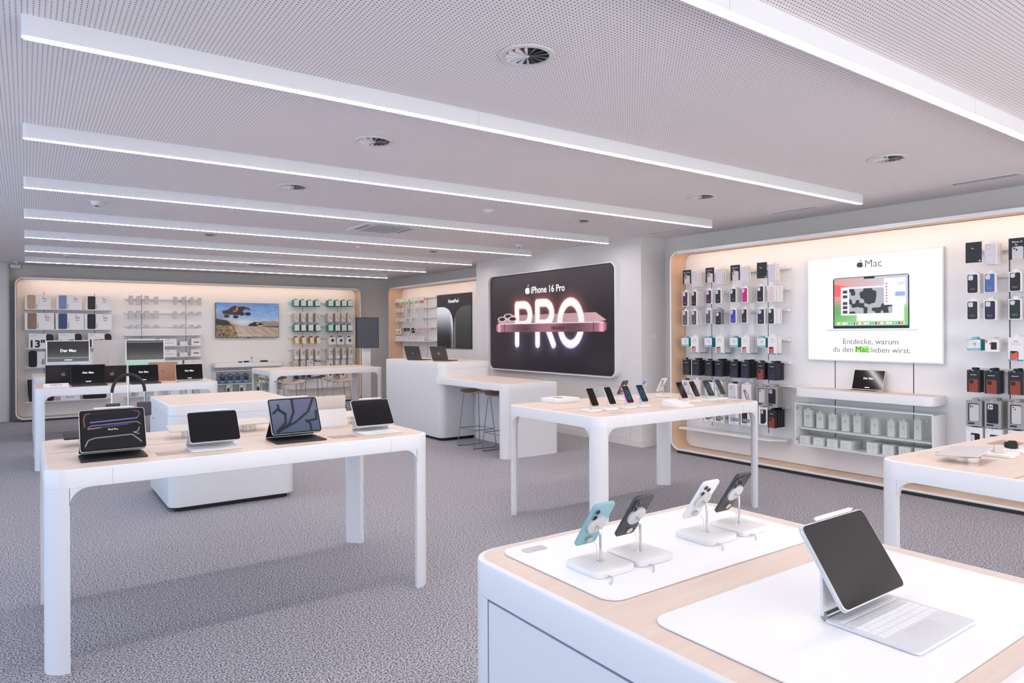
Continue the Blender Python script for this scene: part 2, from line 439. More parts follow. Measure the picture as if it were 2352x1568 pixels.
def grille(x, y, lab):
    r = empty('linear_air_grille', (x, y, CEIL), (0, 0, 0)); tag(r, lab, 'air grille', 'long grilles along the right wall')
    MB().box(-.06, .06, -.26, .26, -.004, 0, WHITE).build('frame', r, smooth=0)
    MB().box(-.035, .035, -.23, .23, -.0048, -.003, DGREY).build('opening', r, smooth=0)
    s = MB()
    for k in range(22): s.box(-.034, .034, -.225+.45*k/22, -.225+.45*k/22+.007, -.008, -.004, WHITE)
    s.build('slat', r, smooth=0)
for y, n in ((2.33, 'slotted air grille nearest, at the far right edge of ceiling'), (4.04, 'slotted air grille beside the end of the nearest complete light'), (5.78, 'slotted air grille beside the pillar top'), (7.3, 'farthest slotted air grille, above the black advert screen')):
    grille(6.4, y, n)
r = empty('security_camera', (-.13, 14.3, CEIL), (0, 0, .5)); tag(r, 'small white bullet security camera in the far left corner', 'camera')
MB().cyl((0, 0, -.02), .03, .02, WHITE, 16).tube([(0, 0, -.01), (0, 0, -.05)], .01, WHITE).build('mount', r)
MB().cyl((-.08, 0, -.075), .032, .14, WHITE, 16, axis='x').build('body', r)
MB().cyl((.06, 0, -.075), .03, .012, BLACK, 16, axis='x').build('lens', r)
r = MB().slab_y(-.04, .04, -.04, .04, -.012, 0, .006, WHITE).box(-.001, .001, -.0135, -.011, -.03, .03, SEAM).build('light_switch', None, (6.72, 6.27, 1.43))
tag(r, 'white double light switch on the side of the pillar', 'light switch')
r = MB().slab_y(-.03, .03, -.03, .03, -.006, 0, .006, WHITE).cyl((0, -.0055, 0), .018, .002, LGREY, 12, axis='y').build('wall_socket', None, (6.25, YF-.012, .25))
tag(r, 'small white socket low on the far wall beside the far niche', 'socket')

# ------------------------------------------------------------------ wall niches
def niche(loc, rz, w, zt, depth, label, grooves, r=.13, z0=.033):
    root = empty('display_niche', loc, (0, 0, rz)); tag(root, label, 'wall display niche', 'rounded oak lined wall niches')
    t = .022; n = 10
    O = rrect(0, w, z0, zt, r, n); I = rrect(0, w, z0, zt, r, n, t)
    m = MB()
    m.loft([[(x, depth+.03, z) for x, z in O], [(x, 0.003, z) for x, z in O], [(x, 0, z) for x, z in rrect(0, w, z0, zt, r, n, .003)],
            [(x, 0, z) for x, z in rrect(0, w, z0, zt, r, n, t-.003)], [(x, 0.003, z) for x, z in I]], WHITE, False, False)
    m.build('frame', root, smooth=50)
    q = MB(); k = len(I)
    for i in range(k):
        (xa, za), (xb, zb) = I[i], I[(i+1) % k]
        q.quad([(xa, .0032, za), (xb, .0032, zb), (xb, depth, zb), (xa, depth, za)][::-1], FLOORW if abs(xb-xa) > abs(zb-za) else SIDEW)
    q.build('oak_lining', root, smooth=50)
    MB().prism_y(rrect(0, w, z0, zt, r, n, t-.001), depth, depth+.02, BLACK).build('shadow_gap', root)
    MB().slab_y(t+.004, w-t-.004, z0+t+.004, zt-t-.004, depth-.012, depth+.001, r-t-.004, PANEL, bev=.001, n=n).build('back_panel', root)
    g = MB()
    for x in grooves: g.box(x-.004, x+.004, depth-.0135, depth-.0115, .35, 2.25, DGREY)
    g.build('upright_slot', root, smooth=0)
    MB().box(.12, w-.12, .004, .012, zt-t-.014, zt-t+.001, WHITE).build('light_cover', root, smooth=0)
    MB().box(.14, w-.14, .0125, .018, zt-t-.012, zt-t+.001, STRIPL).build('light_strip', root, smooth=0)
    MB().box(.1, w-.1, .012, depth, 0, z0+.001, PLINTH).build('plinth', root, smooth=0)
    return root
# ------------------------------------------------------------------ furniture
def top_rim(root, w, d, h, zb, r, name='tabletop', seams=()):
    """white lacquered slab with a flush oak inset"""
    m = MB(); rim = .017
    loops = []
    for a, z in ((.002, zb), (0, zb+.002), (0, h-.008), (.0025, h-.0025), (.008, h), (rim, h), (rim, h-.0012)):
        loops.append([(x, y, z) for x, y in rrect(0, w, 0, d, r, 10, a)])
    m.loft(loops, WHITE, True, False).build('white_edge', root)
    MB().quad([(x, y, h-.0008) for x, y in rrect(0, w, 0, d, r, 10, rim-.0003)], TOPW).build('oak_inset', root)
    if seams:
        s = MB()
        for q in seams: s.box(*q, SEAM)
        s.build('seam', root, smooth=0)

def table(loc, rz, w, d, label, h=.9, ap=.085, group='white display tables with oak tops'):
    root = empty('display_table', loc, (0, 0, rz)); tag(root, label, 'table', group)
    R, lw, fl, th = .09, .095, .075, .035
    top_rim(root, w, d, h, h-ap, R, seams=[(x-.0005, x+.0005, y0, y1, h-ap+.001, h-.012) for x in (.26, w-.26) for y0, y1 in ((-.0004, .004), (d-.004, d+.0004))])
    MB().box(.03, w-.03, d*.5-.003, d*.5+.003, h-.0012, h-.0003, mat('cable_slot', 'a58d7e', .8)).build('cable_slot', root, smooth=0)
    for sx, sy in ((0, 0), (1, 0), (1, 1), (0, 1)):
        pts = [(lw, 0)] + [(R-R*math.sin(PI/2*k/10), R-R*math.cos(PI/2*k/10)) for k in range(11)] + [(0, lw), (.028, lw), (.05, .07), (.07, .05), (lw, .028)]
        def tr(p): return ((p[0] if not sx else w-p[0]), (p[1] if not sy else d-p[1]))
        P = [tr(p) for p in pts]
        if (sx + sy) % 2 == 0: P = P[::-1]
        m = MB().prism(P, 0, h-ap+.001, WHITE)
        # fillets running from the leg into the apron on both sides
        q = [(lw-.002, h-ap+.001), (lw-.002, h-ap-fl)] + [(lw+fl-fl*math.cos(PI/2*k/8), h-ap-fl+fl*math.sin(PI/2*k/8)) for k in range(9)]
        a = [(tr((u, 0))[0], z) for u, z in q]; y0, y1 = sorted((tr((0, 0.0))[1], tr((0, th))[1]))
        if sx: a = a[::-1]
        m.loft([[(x, y1, z) for x, z in a], [(x, y0, z) for x, z in a]], WHITE)
        a = [(tr((0, u))[1], z) for u, z in q]; x0, x1 = sorted((tr((0, 0))[0], tr((th, 0))[0]))
        if sy: a = a[::-1]
        m.loft([[(x0, y, z) for y, z in a], [(x1, y, z) for y, z in a]], WHITE)
        m.build('leg', root, smooth=30)
    return root
T1 = table((.06, 3.61, 0), 0, 1.905, 1.1, 'white table with oak top at front left, carrying four tablets with keyboards')
T2 = table((3.25, 3.55, 0), 0, 1.89, 1.12, 'white table with oak top in the middle right, carrying upright phones')
T3 = table((.07, 9.13, 0), 0, 1.9, 1.1, 'white table with oak top carrying the laptops, far left')
T4 = table((.07, 11.73, 0), 0, 1.9, 1.1, 'white table with oak top carrying the desktop computers, directly behind the laptop table')
T5 = table((3.17, 11.1, 0), 0, 1.93, 1.2, 'white table with stools under it in front of the far wall')
T6 = table((3.245, 1.60, 0), math.radians(-2.3), 1.9, 1.1, 'white table with oak top cut by the right edge, carrying watches')
T6.location = Vector((3.245, 1.60, 0)) - Matrix.Rotation(math.radians(-2.3), 3, 'Z') @ Vector((0, 1.1, 0)) + Vector((0, .035, 0))

def block(name, loc, w, d, h, label, cat, sl=.09, R=.09, group=None, doors=True, pl=.04, keyhole=False):
    root = empty(name, loc); tag(root, label, cat, group)
    m = MB()
    m.loft([[(x, y, z) for x, y in rrect(0, w, 0, d, R, 10, a)] for a, z in ((.01, pl), (.003, pl+.003), (0, pl+.01), (0, h-sl-.0015), (.001, h-sl-.0005))], WHITE)
    m.build('body', root)
    top_rim(root, w, d, h, h-sl, R)
    MB().prism(rrect(.05, w-.05, .05, d-.05, R-.04, 6), 0, pl+.001, BLACK).build('plinth', root)
    if doors:
        for x0, x1, s in ((-.0006, .001, 1),):
            g = MB(); a = .115; b2 = d-.115
            for y in (a, b2): g.box(-.0007, .0006, y-.0022, y+.0022, pl+.02, h-sl, mat('door_gap', '7d86a2', .8))
            g.box(-.0007, .0006, a, b2, h-sl-.0035, h-sl, mat('door_gap', '7d86a2'))
            g.box(-.0007, .0006, a, b2, pl+.02, pl+.024, mat('door_gap', '7d86a2'))
            g.build('door_gap', root, smooth=0)
    if keyhole:
        MB().cyl((.0, d*.72, h-sl-.09), .009, -.004, STEEL, 12, axis='x').build('keyhole', root)
    return root
ISL = block('display_island', (.97, .455, 0), 1.0, 1.14, .9, 'solid white island with oak top in the right foreground', 'display island')
LOW = block('storage_island', (.965, 6.3, 0), 1.05, 1.14, .9, 'solid white island with empty oak top behind the front left table', 'display island', keyhole=True, doors=False)
CNT = block('service_counter', (4.645, 8.26, 0), .86, 1.82, 1.086, 'tall white service counter with two open laptops on top', 'counter', doors=False, R=.11)
# lower desk joined to the counter front
DSK = empty('service_desk', (4.575, 6.62, 0)); tag(DSK, 'lower white desk with oak top in front of the tall counter', 'desk')
m = MB()
for a, z in ((0, 0),): pass
top_rim(DSK, .80, 1.64, .885, .802, (.09, .012, .0, .0))
P = rrect(0, .80, 0, .12, (.09, .012, .012, .03), 8)
MB().prism(P, 0, .803, WHITE).build('side_panel', DSK)
MB().box(.62, .76, .12, 1.62, 0, .80, WHITE).build('back_panel', DSK, smooth=0)

def stool(loc, rz, label):
    r = empty('bar_stool', loc, (0, 0, rz)); tag(r, label, 'stool', 'oak seated wire bar stools')
    W2, D2, H = .215, .17, .72
    m = MB(); nx, ny = 14, 8; th = .013
    def P(i, j, t):
        u = -1+2*i/nx; v = -1+2*j/ny
        e = math.sqrt(max(0, 1-abs(u)**5*.55)); x = u*W2; y = v*D2*e*(1-.06*u*u)
        z = H + .030*u*u*abs(u)**.3 - .006*(1-u*u)*(1-v*v) - .006*v*v*(u*u < .9)
        return (x, y, z+t)
    vs = [P(i, j, 0) for j in range(ny+1) for i in range(nx+1)] + [P(i, j, -th) for j in range(ny+1) for i in range(nx+1)]
    N = (nx+1)*(ny+1); fs = []
    for j in range(ny):
        for i in range(nx):
            a = j*(nx+1)+i; fs.append((a, a+1, a+nx+2, a+nx+1)); fs.append((N+a+nx+1, N+a+nx+2, N+a+1, N+a))
    for i in range(nx): fs.append((i+1, i, N+i, N+i+1)); a = ny*(nx+1)+i; fs.append((a, a+1, N+a+1, N+a))
    for j in range(ny): a = j*(nx+1); fs.append((a, a+nx+1, N+a+nx+1, N+a)); a += nx; fs.append((a+nx+1, a, N+a, N+a+nx+1))
    m.add(vs, fs, STOOLW).build('seat', r, smooth=40)
    for sy in (-1, 1):   # sled frame: one bent rod on each side
        tx, bx, ty, by = .135, .2, .115*sy, .17*sy
        zt = H-.018
        path = [(-bx+.02, by, .006), (-bx+.004, by, .012), (-bx, by, .03)]
        path += [(-tx-.006, ty, zt-.02), (-tx+.004, ty, zt-.004), (-tx+.02, ty, zt)]
        path += [(tx-.02, ty, zt), (tx-.004, ty, zt-.004), (tx+.006, ty, zt-.02)]
        path += [(bx, by, .03), (bx-.004, by, .012), (bx-.02, by, .006)]
        m = MB().tube(path, .0055, STEEL, 8)
        m.build('leg_frame', r)
    for sx in (-1, 1):
        MB().tube([(sx*.18, -.17, .006), (sx*.18, .17, .006)], .0055, STEEL, 8).build('runner', r)
        MB().tube([(sx*.181, -.152, .24), (sx*.181, .152, .24)], .005, STEEL, 8).build('foot_rail', r)
    for sy in (-1, 1):
        MB().tube([(-.181, sy*.153, .24), (.181, sy*.153, .24)], .005, STEEL, 8).build('foot_rail', r)
    return r
stool((4.83, 7.62, 0), 1.571, 'bar stool under the service desk, nearer the tall counter')
stool((4.86, 7.08, 0), 1.571, 'bar stool under the service desk, partly hidden by its end panel')
stool((3.42, 10.93, 0), 0.05, 'front left bar stool at the far table')
stool((3.45, 12.0, 0), .1, 'rear left bar stool at the far table, mostly behind a table leg')
stool((4.22, 10.93, 0), 0.02, 'front right bar stool at the far table, right leg')
stool((4.12, 11.95, 0), 0.0, 'rear right bar stool at the far table')

# ------------------------------------------------------------------ niches
NR = niche((6.55, 5.835, 0), -PI/2, 4.97, 2.49, .28, 'large oak lined wall niche full of phone cases on the right', [.43, 1.209, 1.99, 2.757, 3.533, 4.31], )
NF = niche((-.155, 14.42, 0), 0, 6.25, 2.49, .28, 'wide oak lined wall niche at the far end of the shop', [.415, 1.181, 1.946, 2.716, 5.03, 5.806])
N2 = niche((6.55, 13.96, 0), -PI/2, 3.75, 2.49, .34, 'oak lined wall niche with the speaker poster behind the counter', [.384, 1.189])
# positions measured in each niche: distance from its left end, bottom height, width, height, stack depth (metres)
BAY1 = [[('card3',.168,2.079,.127,.17,.0,'max'),('clear',.305,2.039,.087,.189,.195,''),('card3',.515,2.079,.121,.172,.0,'pro'),('clear',.664,2.046,.079,.176,.184,''),('card2',.87,2.078,.124,.175,.0,'16'),('clear',1.006,2.052,.095,.174,.052,''),('cardblank',1.218,2.079,.123,.174,.0,''),('clear',1.359,2.04,.088,.183,.083,'')],
 [('case3',.16,1.805,.093,.183,.041,'purple'),('case3',.296,1.803,.089,.184,.2,'black'),('case3',.516,1.824,.092,.166,.044,'purple'),('case3',.65,1.822,.089,.167,.039,'black'),('case2',.861,1.827,.086,.163,.091,'black'),('case2',1.02,1.824,.08,.166,.153,'magenta'),('case3',1.213,1.819,.094,.179,.057,'black'),('case3',1.352,1.816,.091,.179,.144,'pink')],
 [('case3',.159,1.574,.091,.181,.047,'grey'),('case3',.295,1.576,.092,.179,.153,'grey'),('case3',.51,1.59,.084,.167,.059,'grey'),('dark3',.645,1.58,.093,.176,.057,'black'),('case2',.863,1.591,.084,.161,.084,'blue'),('case2',1.012,1.592,.08,.161,.052,'black'),('case3',1.218,1.573,.097,.174,.044,'navy'),('case3',1.35,1.574,.087,.174,.113,'green')],
 [('glass',.141,1.317,.117,.103,.046,''),('shield',.288,1.235,.118,.2,.158,'coral'),('glass',.493,1.313,.113,.109,.06,''),('shield',.655,1.237,.114,.199,.139,'coral'),('glass',.851,1.316,.115,.108,.063,''),('shield',1.01,1.242,.105,.194,.148,'coral'),('glass',1.213,1.318,.109,.106,.041,''),('shield',1.351,1.245,.103,.194,.083,'orange')],
 [('wool',.163,.967,.108,.191,.037,'green'),('wool',.305,.968,.111,.186,.111,'navy'),('wool',.499,.968,.108,.185,.044,'green'),('wool',.642,.97,.107,.184,.137,'navy'),('wool',.855,.969,.111,.187,.049,'navy'),('wool',1.002,.971,.106,.184,.148,'navy'),('wool',1.208,.965,.103,.188,.051,'brown'),('wool',1.348,.965,.107,.185,.129,'navy')],
 [('win',.146,.712,.147,.19,.024,'three'),('side',.317,.74,.109,.177,.088,''),('win',.497,.719,.13,.178,.019,'two'),('side',.643,.733,.102,.175,.115,''),('win',.832,.72,.121,.178,.078,'two'),('side',1.012,.723,.12,.177,.111,''),('greyp',1.205,.673,.123,.219,.015,'light'),('greyp',1.337,.671,.126,.221,.106,'dark')],
 [('band',.346,.433,.108,.192,.037,'blue'),('band',.485,.432,.127,.181,.033,'navy'),('band',.641,.43,.119,.184,.097,'black'),('band',.838,.431,.125,.191,.046,'ice'),('band',.999,.437,.119,.18,.046,'black'),('hex',1.234,.469,.105,.196,.01,''),('wool',1.345,.448,.098,.191,.195,'brown')]]
BAY3 = [[('cardblank',3.283,2.074,.121,.175,.0,''),('clear',3.426,2.049,.085,.176,.122,''),('card2',3.6,2.075,.119,.174,.0,'15'),('clear',3.739,2.052,.083,.169,.11,'')],
 [('case3',3.29,1.812,.094,.169,.094,'black'),('case3',3.42,1.812,.09,.166,.018,'sky'),('case2d',3.601,1.813,.091,.162,.126,'black'),('case2d',3.738,1.813,.083,.159,.147,'navy')],
 [('case3',3.289,1.587,.094,.164,.018,'green'),('case3',3.419,1.583,.093,.167,.122,'navy'),('case2d',3.597,1.585,.093,.168,.126,'green'),('case2d',3.737,1.584,.088,.166,.129,'black')],
 [('glass',3.291,1.324,.104,.095,.077,''),('pbank',3.428,1.316,.098,.103,.104,''),('shield',3.593,1.245,.107,.192,.054,'orange'),('glass',3.741,1.329,.099,.089,.037,'')],
 [('wool',3.289,.968,.101,.189,.084,'brown'),('wool',3.422,.964,.106,.192,.097,'brown'),('wool',3.592,.967,.103,.192,.102,'brown')],
 [('greyp',3.281,.679,.118,.217,.067,'light'),('greyp',3.421,.677,.119,.228,.141,'dark'),('greyp',3.591,.686,.11,.221,.13,'light2')],
 [('hex2',3.281,.471,.123,.198,.05,''),('hex2',3.424,.477,.124,.193,.094,''),('hex2',3.59,.485,.113,.188,.108,'')]]
CABLES = [('cable',1.732,.488,.1,.179,.024,''),('cable',1.874,.515,.083,.157,.033,''),('cable',2.007,.516,.086,.154,.034,''),('cable',2.143,.51,.078,.163,.026,''),('cable',2.263,.491,.077,.177,.052,''),('cable',2.432,.514,.078,.153,.042,''),('cable',2.59,.512,.068,.157,.04,''),('cable',2.699,.51,.073,.158,.034,''),('cable',2.827,.481,.07,.183,.034,'')]
BUDS = [('bud',1.722,.317,.107,.079,.07,''),('bud',1.873,.319,.11,.077,.064,''),('bud',2.023,.319,.107,.079,.058,''),('bud',2.161,.314,.112,.08,.2,''),('bud',2.423,.314,.102,.098,.2,''),('bud',2.572,.319,.102,.094,.2,''),('bud',2.72,.318,.102,.096,.133,''),('bud',2.859,.315,.103,.1,.081,'')]
TEAL = [[(4.78,2.065,.105,.141,.16),(4.929,2.064,.107,.14,.132),(5.074,2.065,.11,.137,.113),(5.237,2.068,.104,.138,.143),(5.531,2.073,.109,.14,.16),(5.689,2.075,.105,.135,.121),(5.834,2.078,.109,.136,.089),(5.976,2.08,.11,.133,.073)],
 [(4.789,1.741,.095,.185,.16),(4.936,1.742,.093,.186,.149),(5.089,1.743,.091,.187,.16),(5.247,1.743,.1,.188,.159),(5.518,1.745,.104,.184,.154),(5.687,1.746,.102,.186,.151),(5.824,1.746,.099,.187,.075),(5.969,1.747,.11,.188,.103)],
 [(4.788,1.534,.103,.148,.151),(4.931,1.534,.101,.146,.115),(5.087,1.533,.103,.147,.129),(5.249,1.533,.104,.148,.16),(5.528,1.532,.106,.147,.16),(5.686,1.531,.105,.146,.121),(5.831,1.531,.109,.147,.089),(5.973,1.53,.108,.148,.088)],
 [(4.797,1.285,.077,.126,.16),(4.951,1.283,.08,.127,.16),(5.124,1.281,.078,.127,.16),(5.268,1.279,.077,.128,.158),(5.527,1.252,.161,.163,.062),(5.719,1.25,.159,.161,.046),(5.925,1.247,.156,.162,.045)],
 [(4.783,.946,.086,.214,.16),(4.916,.947,.098,.21,.093),(5.09,.943,.091,.211,.146),(5.235,.939,.095,.212,.121),(5.526,.947,.095,.215,.139),(5.689,.943,.092,.216,.136),(5.838,.939,.089,.223,.119),(5.982,.936,.092,.224,.103)],
 [(4.773,.766,.089,.156,.152),(4.919,.761,.092,.157,.122),(5.051,.755,.137,.165,.081),(5.214,.749,.128,.155,.048),(5.496,.74,.121,.162,.062),(5.682,.735,.085,.173,.076),(5.825,.73,.094,.179,.089),(5.981,.724,.092,.18,.103)]]
GREYS = [[(1.717,2.038,.067,.177,.0),(1.846,2.036,.071,.177,.0),(1.98,2.062,.065,.155,.092),(2.144,2.06,.063,.149,.127),(2.469,2.058,.064,.156,.051),(2.617,2.053,.066,.158,.06),(2.765,2.058,.064,.153,.113),(2.905,2.052,.063,.154,.136)],
 [(1.706,1.777,.072,.156,.088),(1.84,1.778,.076,.157,.058),(1.978,1.781,.074,.154,.092),(2.135,1.782,.08,.153,.072),(2.468,1.782,.064,.151,.051),(2.616,1.867,.069,.064,.117),(2.756,1.866,.069,.067,.124),(2.897,1.851,.069,.079,.16)],
 [(1.719,1.599,.068,.072,.129),(1.842,1.599,.073,.073,.12),(1.985,1.611,.07,.065,.075),(2.148,1.613,.066,.061,.07),(2.466,1.598,.065,.079,.111),(2.6,1.598,.068,.079,.089),(2.755,1.613,.067,.065,.068),(2.896,1.609,.067,.064,.07)]]
WALL2 = [[(.011,2.107,.153,.142),(.156,2.102,.168,.145),(.322,2.109,.134,.139),(.484,2.11,.154,.135),(.732,2.11,.133,.128),(.9,2.11,.163,.132),(1.081,2.113,.104,.129),(1.194,2.111,.158,.134)],
 [(-.01,1.954,.099,.079),(.127,1.95,.098,.082),(.288,1.95,.105,.082),(.481,1.945,.077,.069),(.747,1.943,.067,.067),(.873,1.938,.099,.072),(1.062,1.937,.105,.075),(1.216,1.933,.087,.078)],
 [(-.012,1.742,.099,.082),(.106,1.74,.125,.078),(.268,1.741,.123,.073),(.427,1.743,.121,.069),(.668,1.708,.109,.095),(.92,1.697,.106,.101),(1.06,1.696,.096,.1),(1.189,1.694,.103,.103)],
 [(-.042,1.462,.135,.153),(.122,1.462,.151,.152),(.416,1.528,.086,.075),(.563,1.532,.119,.071),(.709,1.512,.058,.093),(.785,1.496,.124,.104),(.918,1.538,.115,.062),(1.041,1.537,.089,.061),(1.147,1.541,.08,.057),(1.235,1.54,.087,.06),(1.331,1.54,.102,.06),(1.441,1.539,.085,.06),(1.526,1.535,.084,.063)],
 [(-.072,1.318,.145,.096),(.093,1.319,.143,.095),(.263,1.32,.132,.094),(.414,1.32,.121,.095),(.57,1.319,.136,.096),(.732,1.32,.133,.096),(.891,1.321,.147,.095),(1.072,1.32,.136,.096),(1.241,1.32,.078,.097)]]
# ------------------------------------------------------------------ packages on the walls
ORD = ['first', 'second', 'third', 'fourth', 'fifth', 'sixth', 'seventh', 'eighth', 'ninth', 'tenth', 'eleventh', 'twelfth', 'thirteenth']
def place(nt, x, y, z):
    if nt == 'R': return (6.55+y, 5.835-x, z), -PI/2
    if nt == 'N': return (6.55+y, 13.96-x, z), -PI/2
    return (-.155+x, 14.42+y, z), 0.0
CASEC = dict(purple='4a1f4a', black='22222a', magenta='c4067f', pink='dcc6ca', grey='5c545e', blue='2e45a4', navy='262a44', green='24302e', sky='4c6ca4', brown='8e3f2a')
CASES = {k: mat('silicone_'+k, v, .55) for k, v in CASEC.items()}
CASES['sgreen'] = mat('leather_green', '30382f', .6)
CUT = mat('camera_cutout', 'd8d2dc', .5)
CLEARP = mat('clear_case_print', 'd2ced6', .3); CLEARE = mat('clear_case_edge', 'b4b0ba', .4)
TEALM = mat('teal_card', '1d8f94', .5); TEALB = mat('teal_blue_card', '7fb8cf', .5); TEALG = mat('teal_green_card', '2fa79a', .5); TEALD = mat('dark_teal_foot', '2d4a4c', .5)
CORAL = mat('coral_print', 'e08a86', .4); ORANGE = mat('orange_print', 'e0562c', .4); YEL = mat('yellow_card', 'f0aa14', .5); YDOT = mat('yellow_dot', 'e8d63c', .5)
GREYP = mat('grey_carton', 'a09d9c', .5); BLUEP = mat('blue_print', '6aa6dc', .5); BLUEC = mat('blue_carton', '4f86c8', .45); GREENP = mat('green_print', '8cd04a', .5)
DARKGREEN = mat('dark_green_card', '1f5a24', .5); ORNG = mat('orange_card', 'f08020', .5); REDP = mat('red_print', 'b03a34', .5); NIGHT = mat('night_carton', '17171f', .45)
BEIGE = mat('beige_carton', 'd9cfc8', .5)

def cam3(m, x, z, s, y, c=INK):
    for dx, dz in ((-.3, .3), (-.3, -.3), (.35, 0)): m.disc(x+dx*s, z+dz*s, s*.24, y, c, 10)
def front_art(kind, w, h, col):
    """returns (carton material, print mesh, thickness, tab material)"""
    m = MB(); y = -.0006; C = w/2
    def phonecase(x0, x1, z0, z1, mt, cut='sq', txt='iPhone 16 Pro'):
        m.patch(x0, x1, z0, z1, y, mt, (x1-x0)*.16)
        cw = (x1-x0)
        if cut == 'sq': m.patch(x0+cw*.08, x0+cw*.56, z1-cw*.62, z1-cw*.08, y*2, CUT, cw*.13)
        elif cut == 'pill':
            m.patch(x0+cw*.08, x0+cw*.38, z1-cw*.78, z1-cw*.08, y*2, CUT, cw*.14); m.disc(x0+cw*.48, z1-cw*.42, cw*.06, y*2, CUT, 8)
        elif cut == 'diag': m.patch(x0+cw*.07, x0+cw*.50, z1-cw*.55, z1-cw*.08, y*2, CUT, cw*.15)
        m.text(txt, (x0+x1)/2, z0+(z1-z0)*.23, cw*.5, y*2.2, LGREY); m.text('Silicone Case', (x0+x1)/2, z0+(z1-z0)*.18, cw*.4, y*2.2, LGREY)
        m.disc((x0+x1)/2, z0+(z1-z0)*.5, cw*.05, y*2.2, INK, 8)
    if kind in ('card3', 'card2', 'cardblank'):
        if kind == 'cardblank':
            m.disc(w*.88, h*.08, w*.055, y, PAPER); return NIGHT, m, .004, None
        m.text({'max': 'iPhone 16 Pro Max', 'pro': 'iPhone 16 Pro', '16': 'iPhone 16', '15': 'iPhone 15'}[col], C, h*.82, w*(.8 if col == 'max' else .6), y, PAPER, .02)
        m.patch(w*.2, w*.86, .0, h*.6, y, LGREY, (0, 0, w*.12, w*.12))
        if kind == 'card3': cam3(m, w*.40, h*.46, w*.26, 2*y)
        elif col == '15': m.disc(w*.33, h*.52, w*.06, 2*y, INK); m.disc(w*.46, h*.45, w*.06, 2*y, INK)
        else: m.disc(w*.33, h*.51, w*.06, 2*y, INK); m.disc(w*.33, h*.40, w*.06, 2*y, INK)
        return NIGHT, m, .004, None
    if kind == 'clear':
        m.patch(w*.05, w*.95, h*.02, h*.98, y, CLEARE, w*.14); m.patch(w*.08, w*.92, h*.035, h*.965, 2*y, CLEARP, w*.12)
        m.patch(w*.14, w*.55, h*.75, h*.94, 3*y, CLEARE, w*.1); m.patch(w*.16, w*.53, h*.758, h*.932, 4*y, CLEARP, w*.08)
        m.text('Clear Case', C, h*.45, w*.4, 4*y, GREY); return PAPER, m, .022, PAPER
    if kind in ('case3', 'case2', 'case2d'):
        phonecase(w*.07, w*.88, h*.03, h*.95, CASES[col], {'case3': 'sq', 'case2': 'pill', 'case2d': 'diag'}[kind], 'iPhone 16' if kind == 'case2' else ('iPhone 15' if kind == 'case2d' else 'iPhone 16 Pro'))
        return PAPER, m, .022, PAPER
    if kind == 'dark3':
        phonecase(w*.18, w*.93, 0, h*.8, CASES['black'], 'sq'); m.disc(w*.12, h*.93, w*.05, y, INK, 8); return mat('steel_grey_carton', '8f8a90'), m, .022, GREYP
    if kind == 'glass':
        m.patch(0, w, 0, h*.22, y, TEALB); m.text('PanzerGlass', C, h*.11, w*.6, 2*y, PAPER)
        for k in range(3): m.disc(w*.16, h*(.42+.2*k), w*.035, y, TEALB, 8)
        m.quad([(w*.38, y, h*.5), (w*.62, y, h*.3), (w*.88, y, h*.6), (w*.62, y, h*.85)], LGREY); m.quad([(w*.40, 2*y, h*.51), (w*.62, 2*y, h*.34), (w*.85, 2*y, h*.6), (w*.62, 2*y, h*.81)], PAPER)
        for a, b in ((.5, .6), (.6, .5), (.62, .66)): m.disc(w*a, h*b, w*.045, 3*y, INK, 8)
        return TEALM, MB_front(m, w, h, PAPER), .014, TEALB
    if kind == 'shield':
        m.patch(0, w, 0, h*.055, y, TEALM); m.text('PanzerGlass', w*.35, h*.028, w*.5, 2*y, PAPER)
        m.text('Clear Shield', w*.5, h*.72, w*.62, y, GREY); m.text('iPhone', w*.5, h*.86, w*.35, y, GREY); m.patch(w*.38, w*.66, h*.80, h*.815, y, GREY)
        if col == 'coral': m.patch(w*.15, w*.6, h*.07, h*.40, y, INK, (0, 0, .006, .012)); m.quad([(w*.19, 2*y, h*.07), (w*.57, 2*y, h*.07), (w*.55, 2*y, h*.36), (w*.3, 2*y, h*.33), (w*.22, 2*y, h*.24)], CORAL)
        else: m.patch(w*.13, w*.68, h*.06, h*.42, y, INK, (0, 0, .012, .006)); m.quad([(w*.17, 2*y, h*.07), (w*.45, 2*y, h*.07), (w*.64, 2*y, h*.22), (w*.62, 2*y, h*.4), (w*.17, 2*y, h*.26)], ORANGE); m.quad([(w*.42, 3*y, h*.07), (w*.66, 3*y, h*.07), (w*.64, 3*y, h*.2)], mat('pink_print', 'e06ab0'))
        m.disc(w*.2, h*.32, w*.08, 3*y, TEALM, 10); return PAPER, m, .02, PAPER
    if kind == 'wool':
        mt = CASES['sgreen'] if col == 'green' else CASES[col]
        m.patch(w*.13, w*.84, .001, h*.6, y, mt, (0, 0, w*.13, w*.13)); m.patch(w*.19, w*.50, h*.39, h*.56, 2*y, NIGHT, w*.08)
        m.text('WOOLNUT', w*.48, h*.79, w*.5, y, PAPER, .03); m.text('Leather Case', w*.5, h*.07, w*.3, 2*y, GREY)
        for a in (.14, .82): m.disc(w*a, h*.94, w*.03, y, GREY, 8)
        return NIGHT, m, .024, BLACK
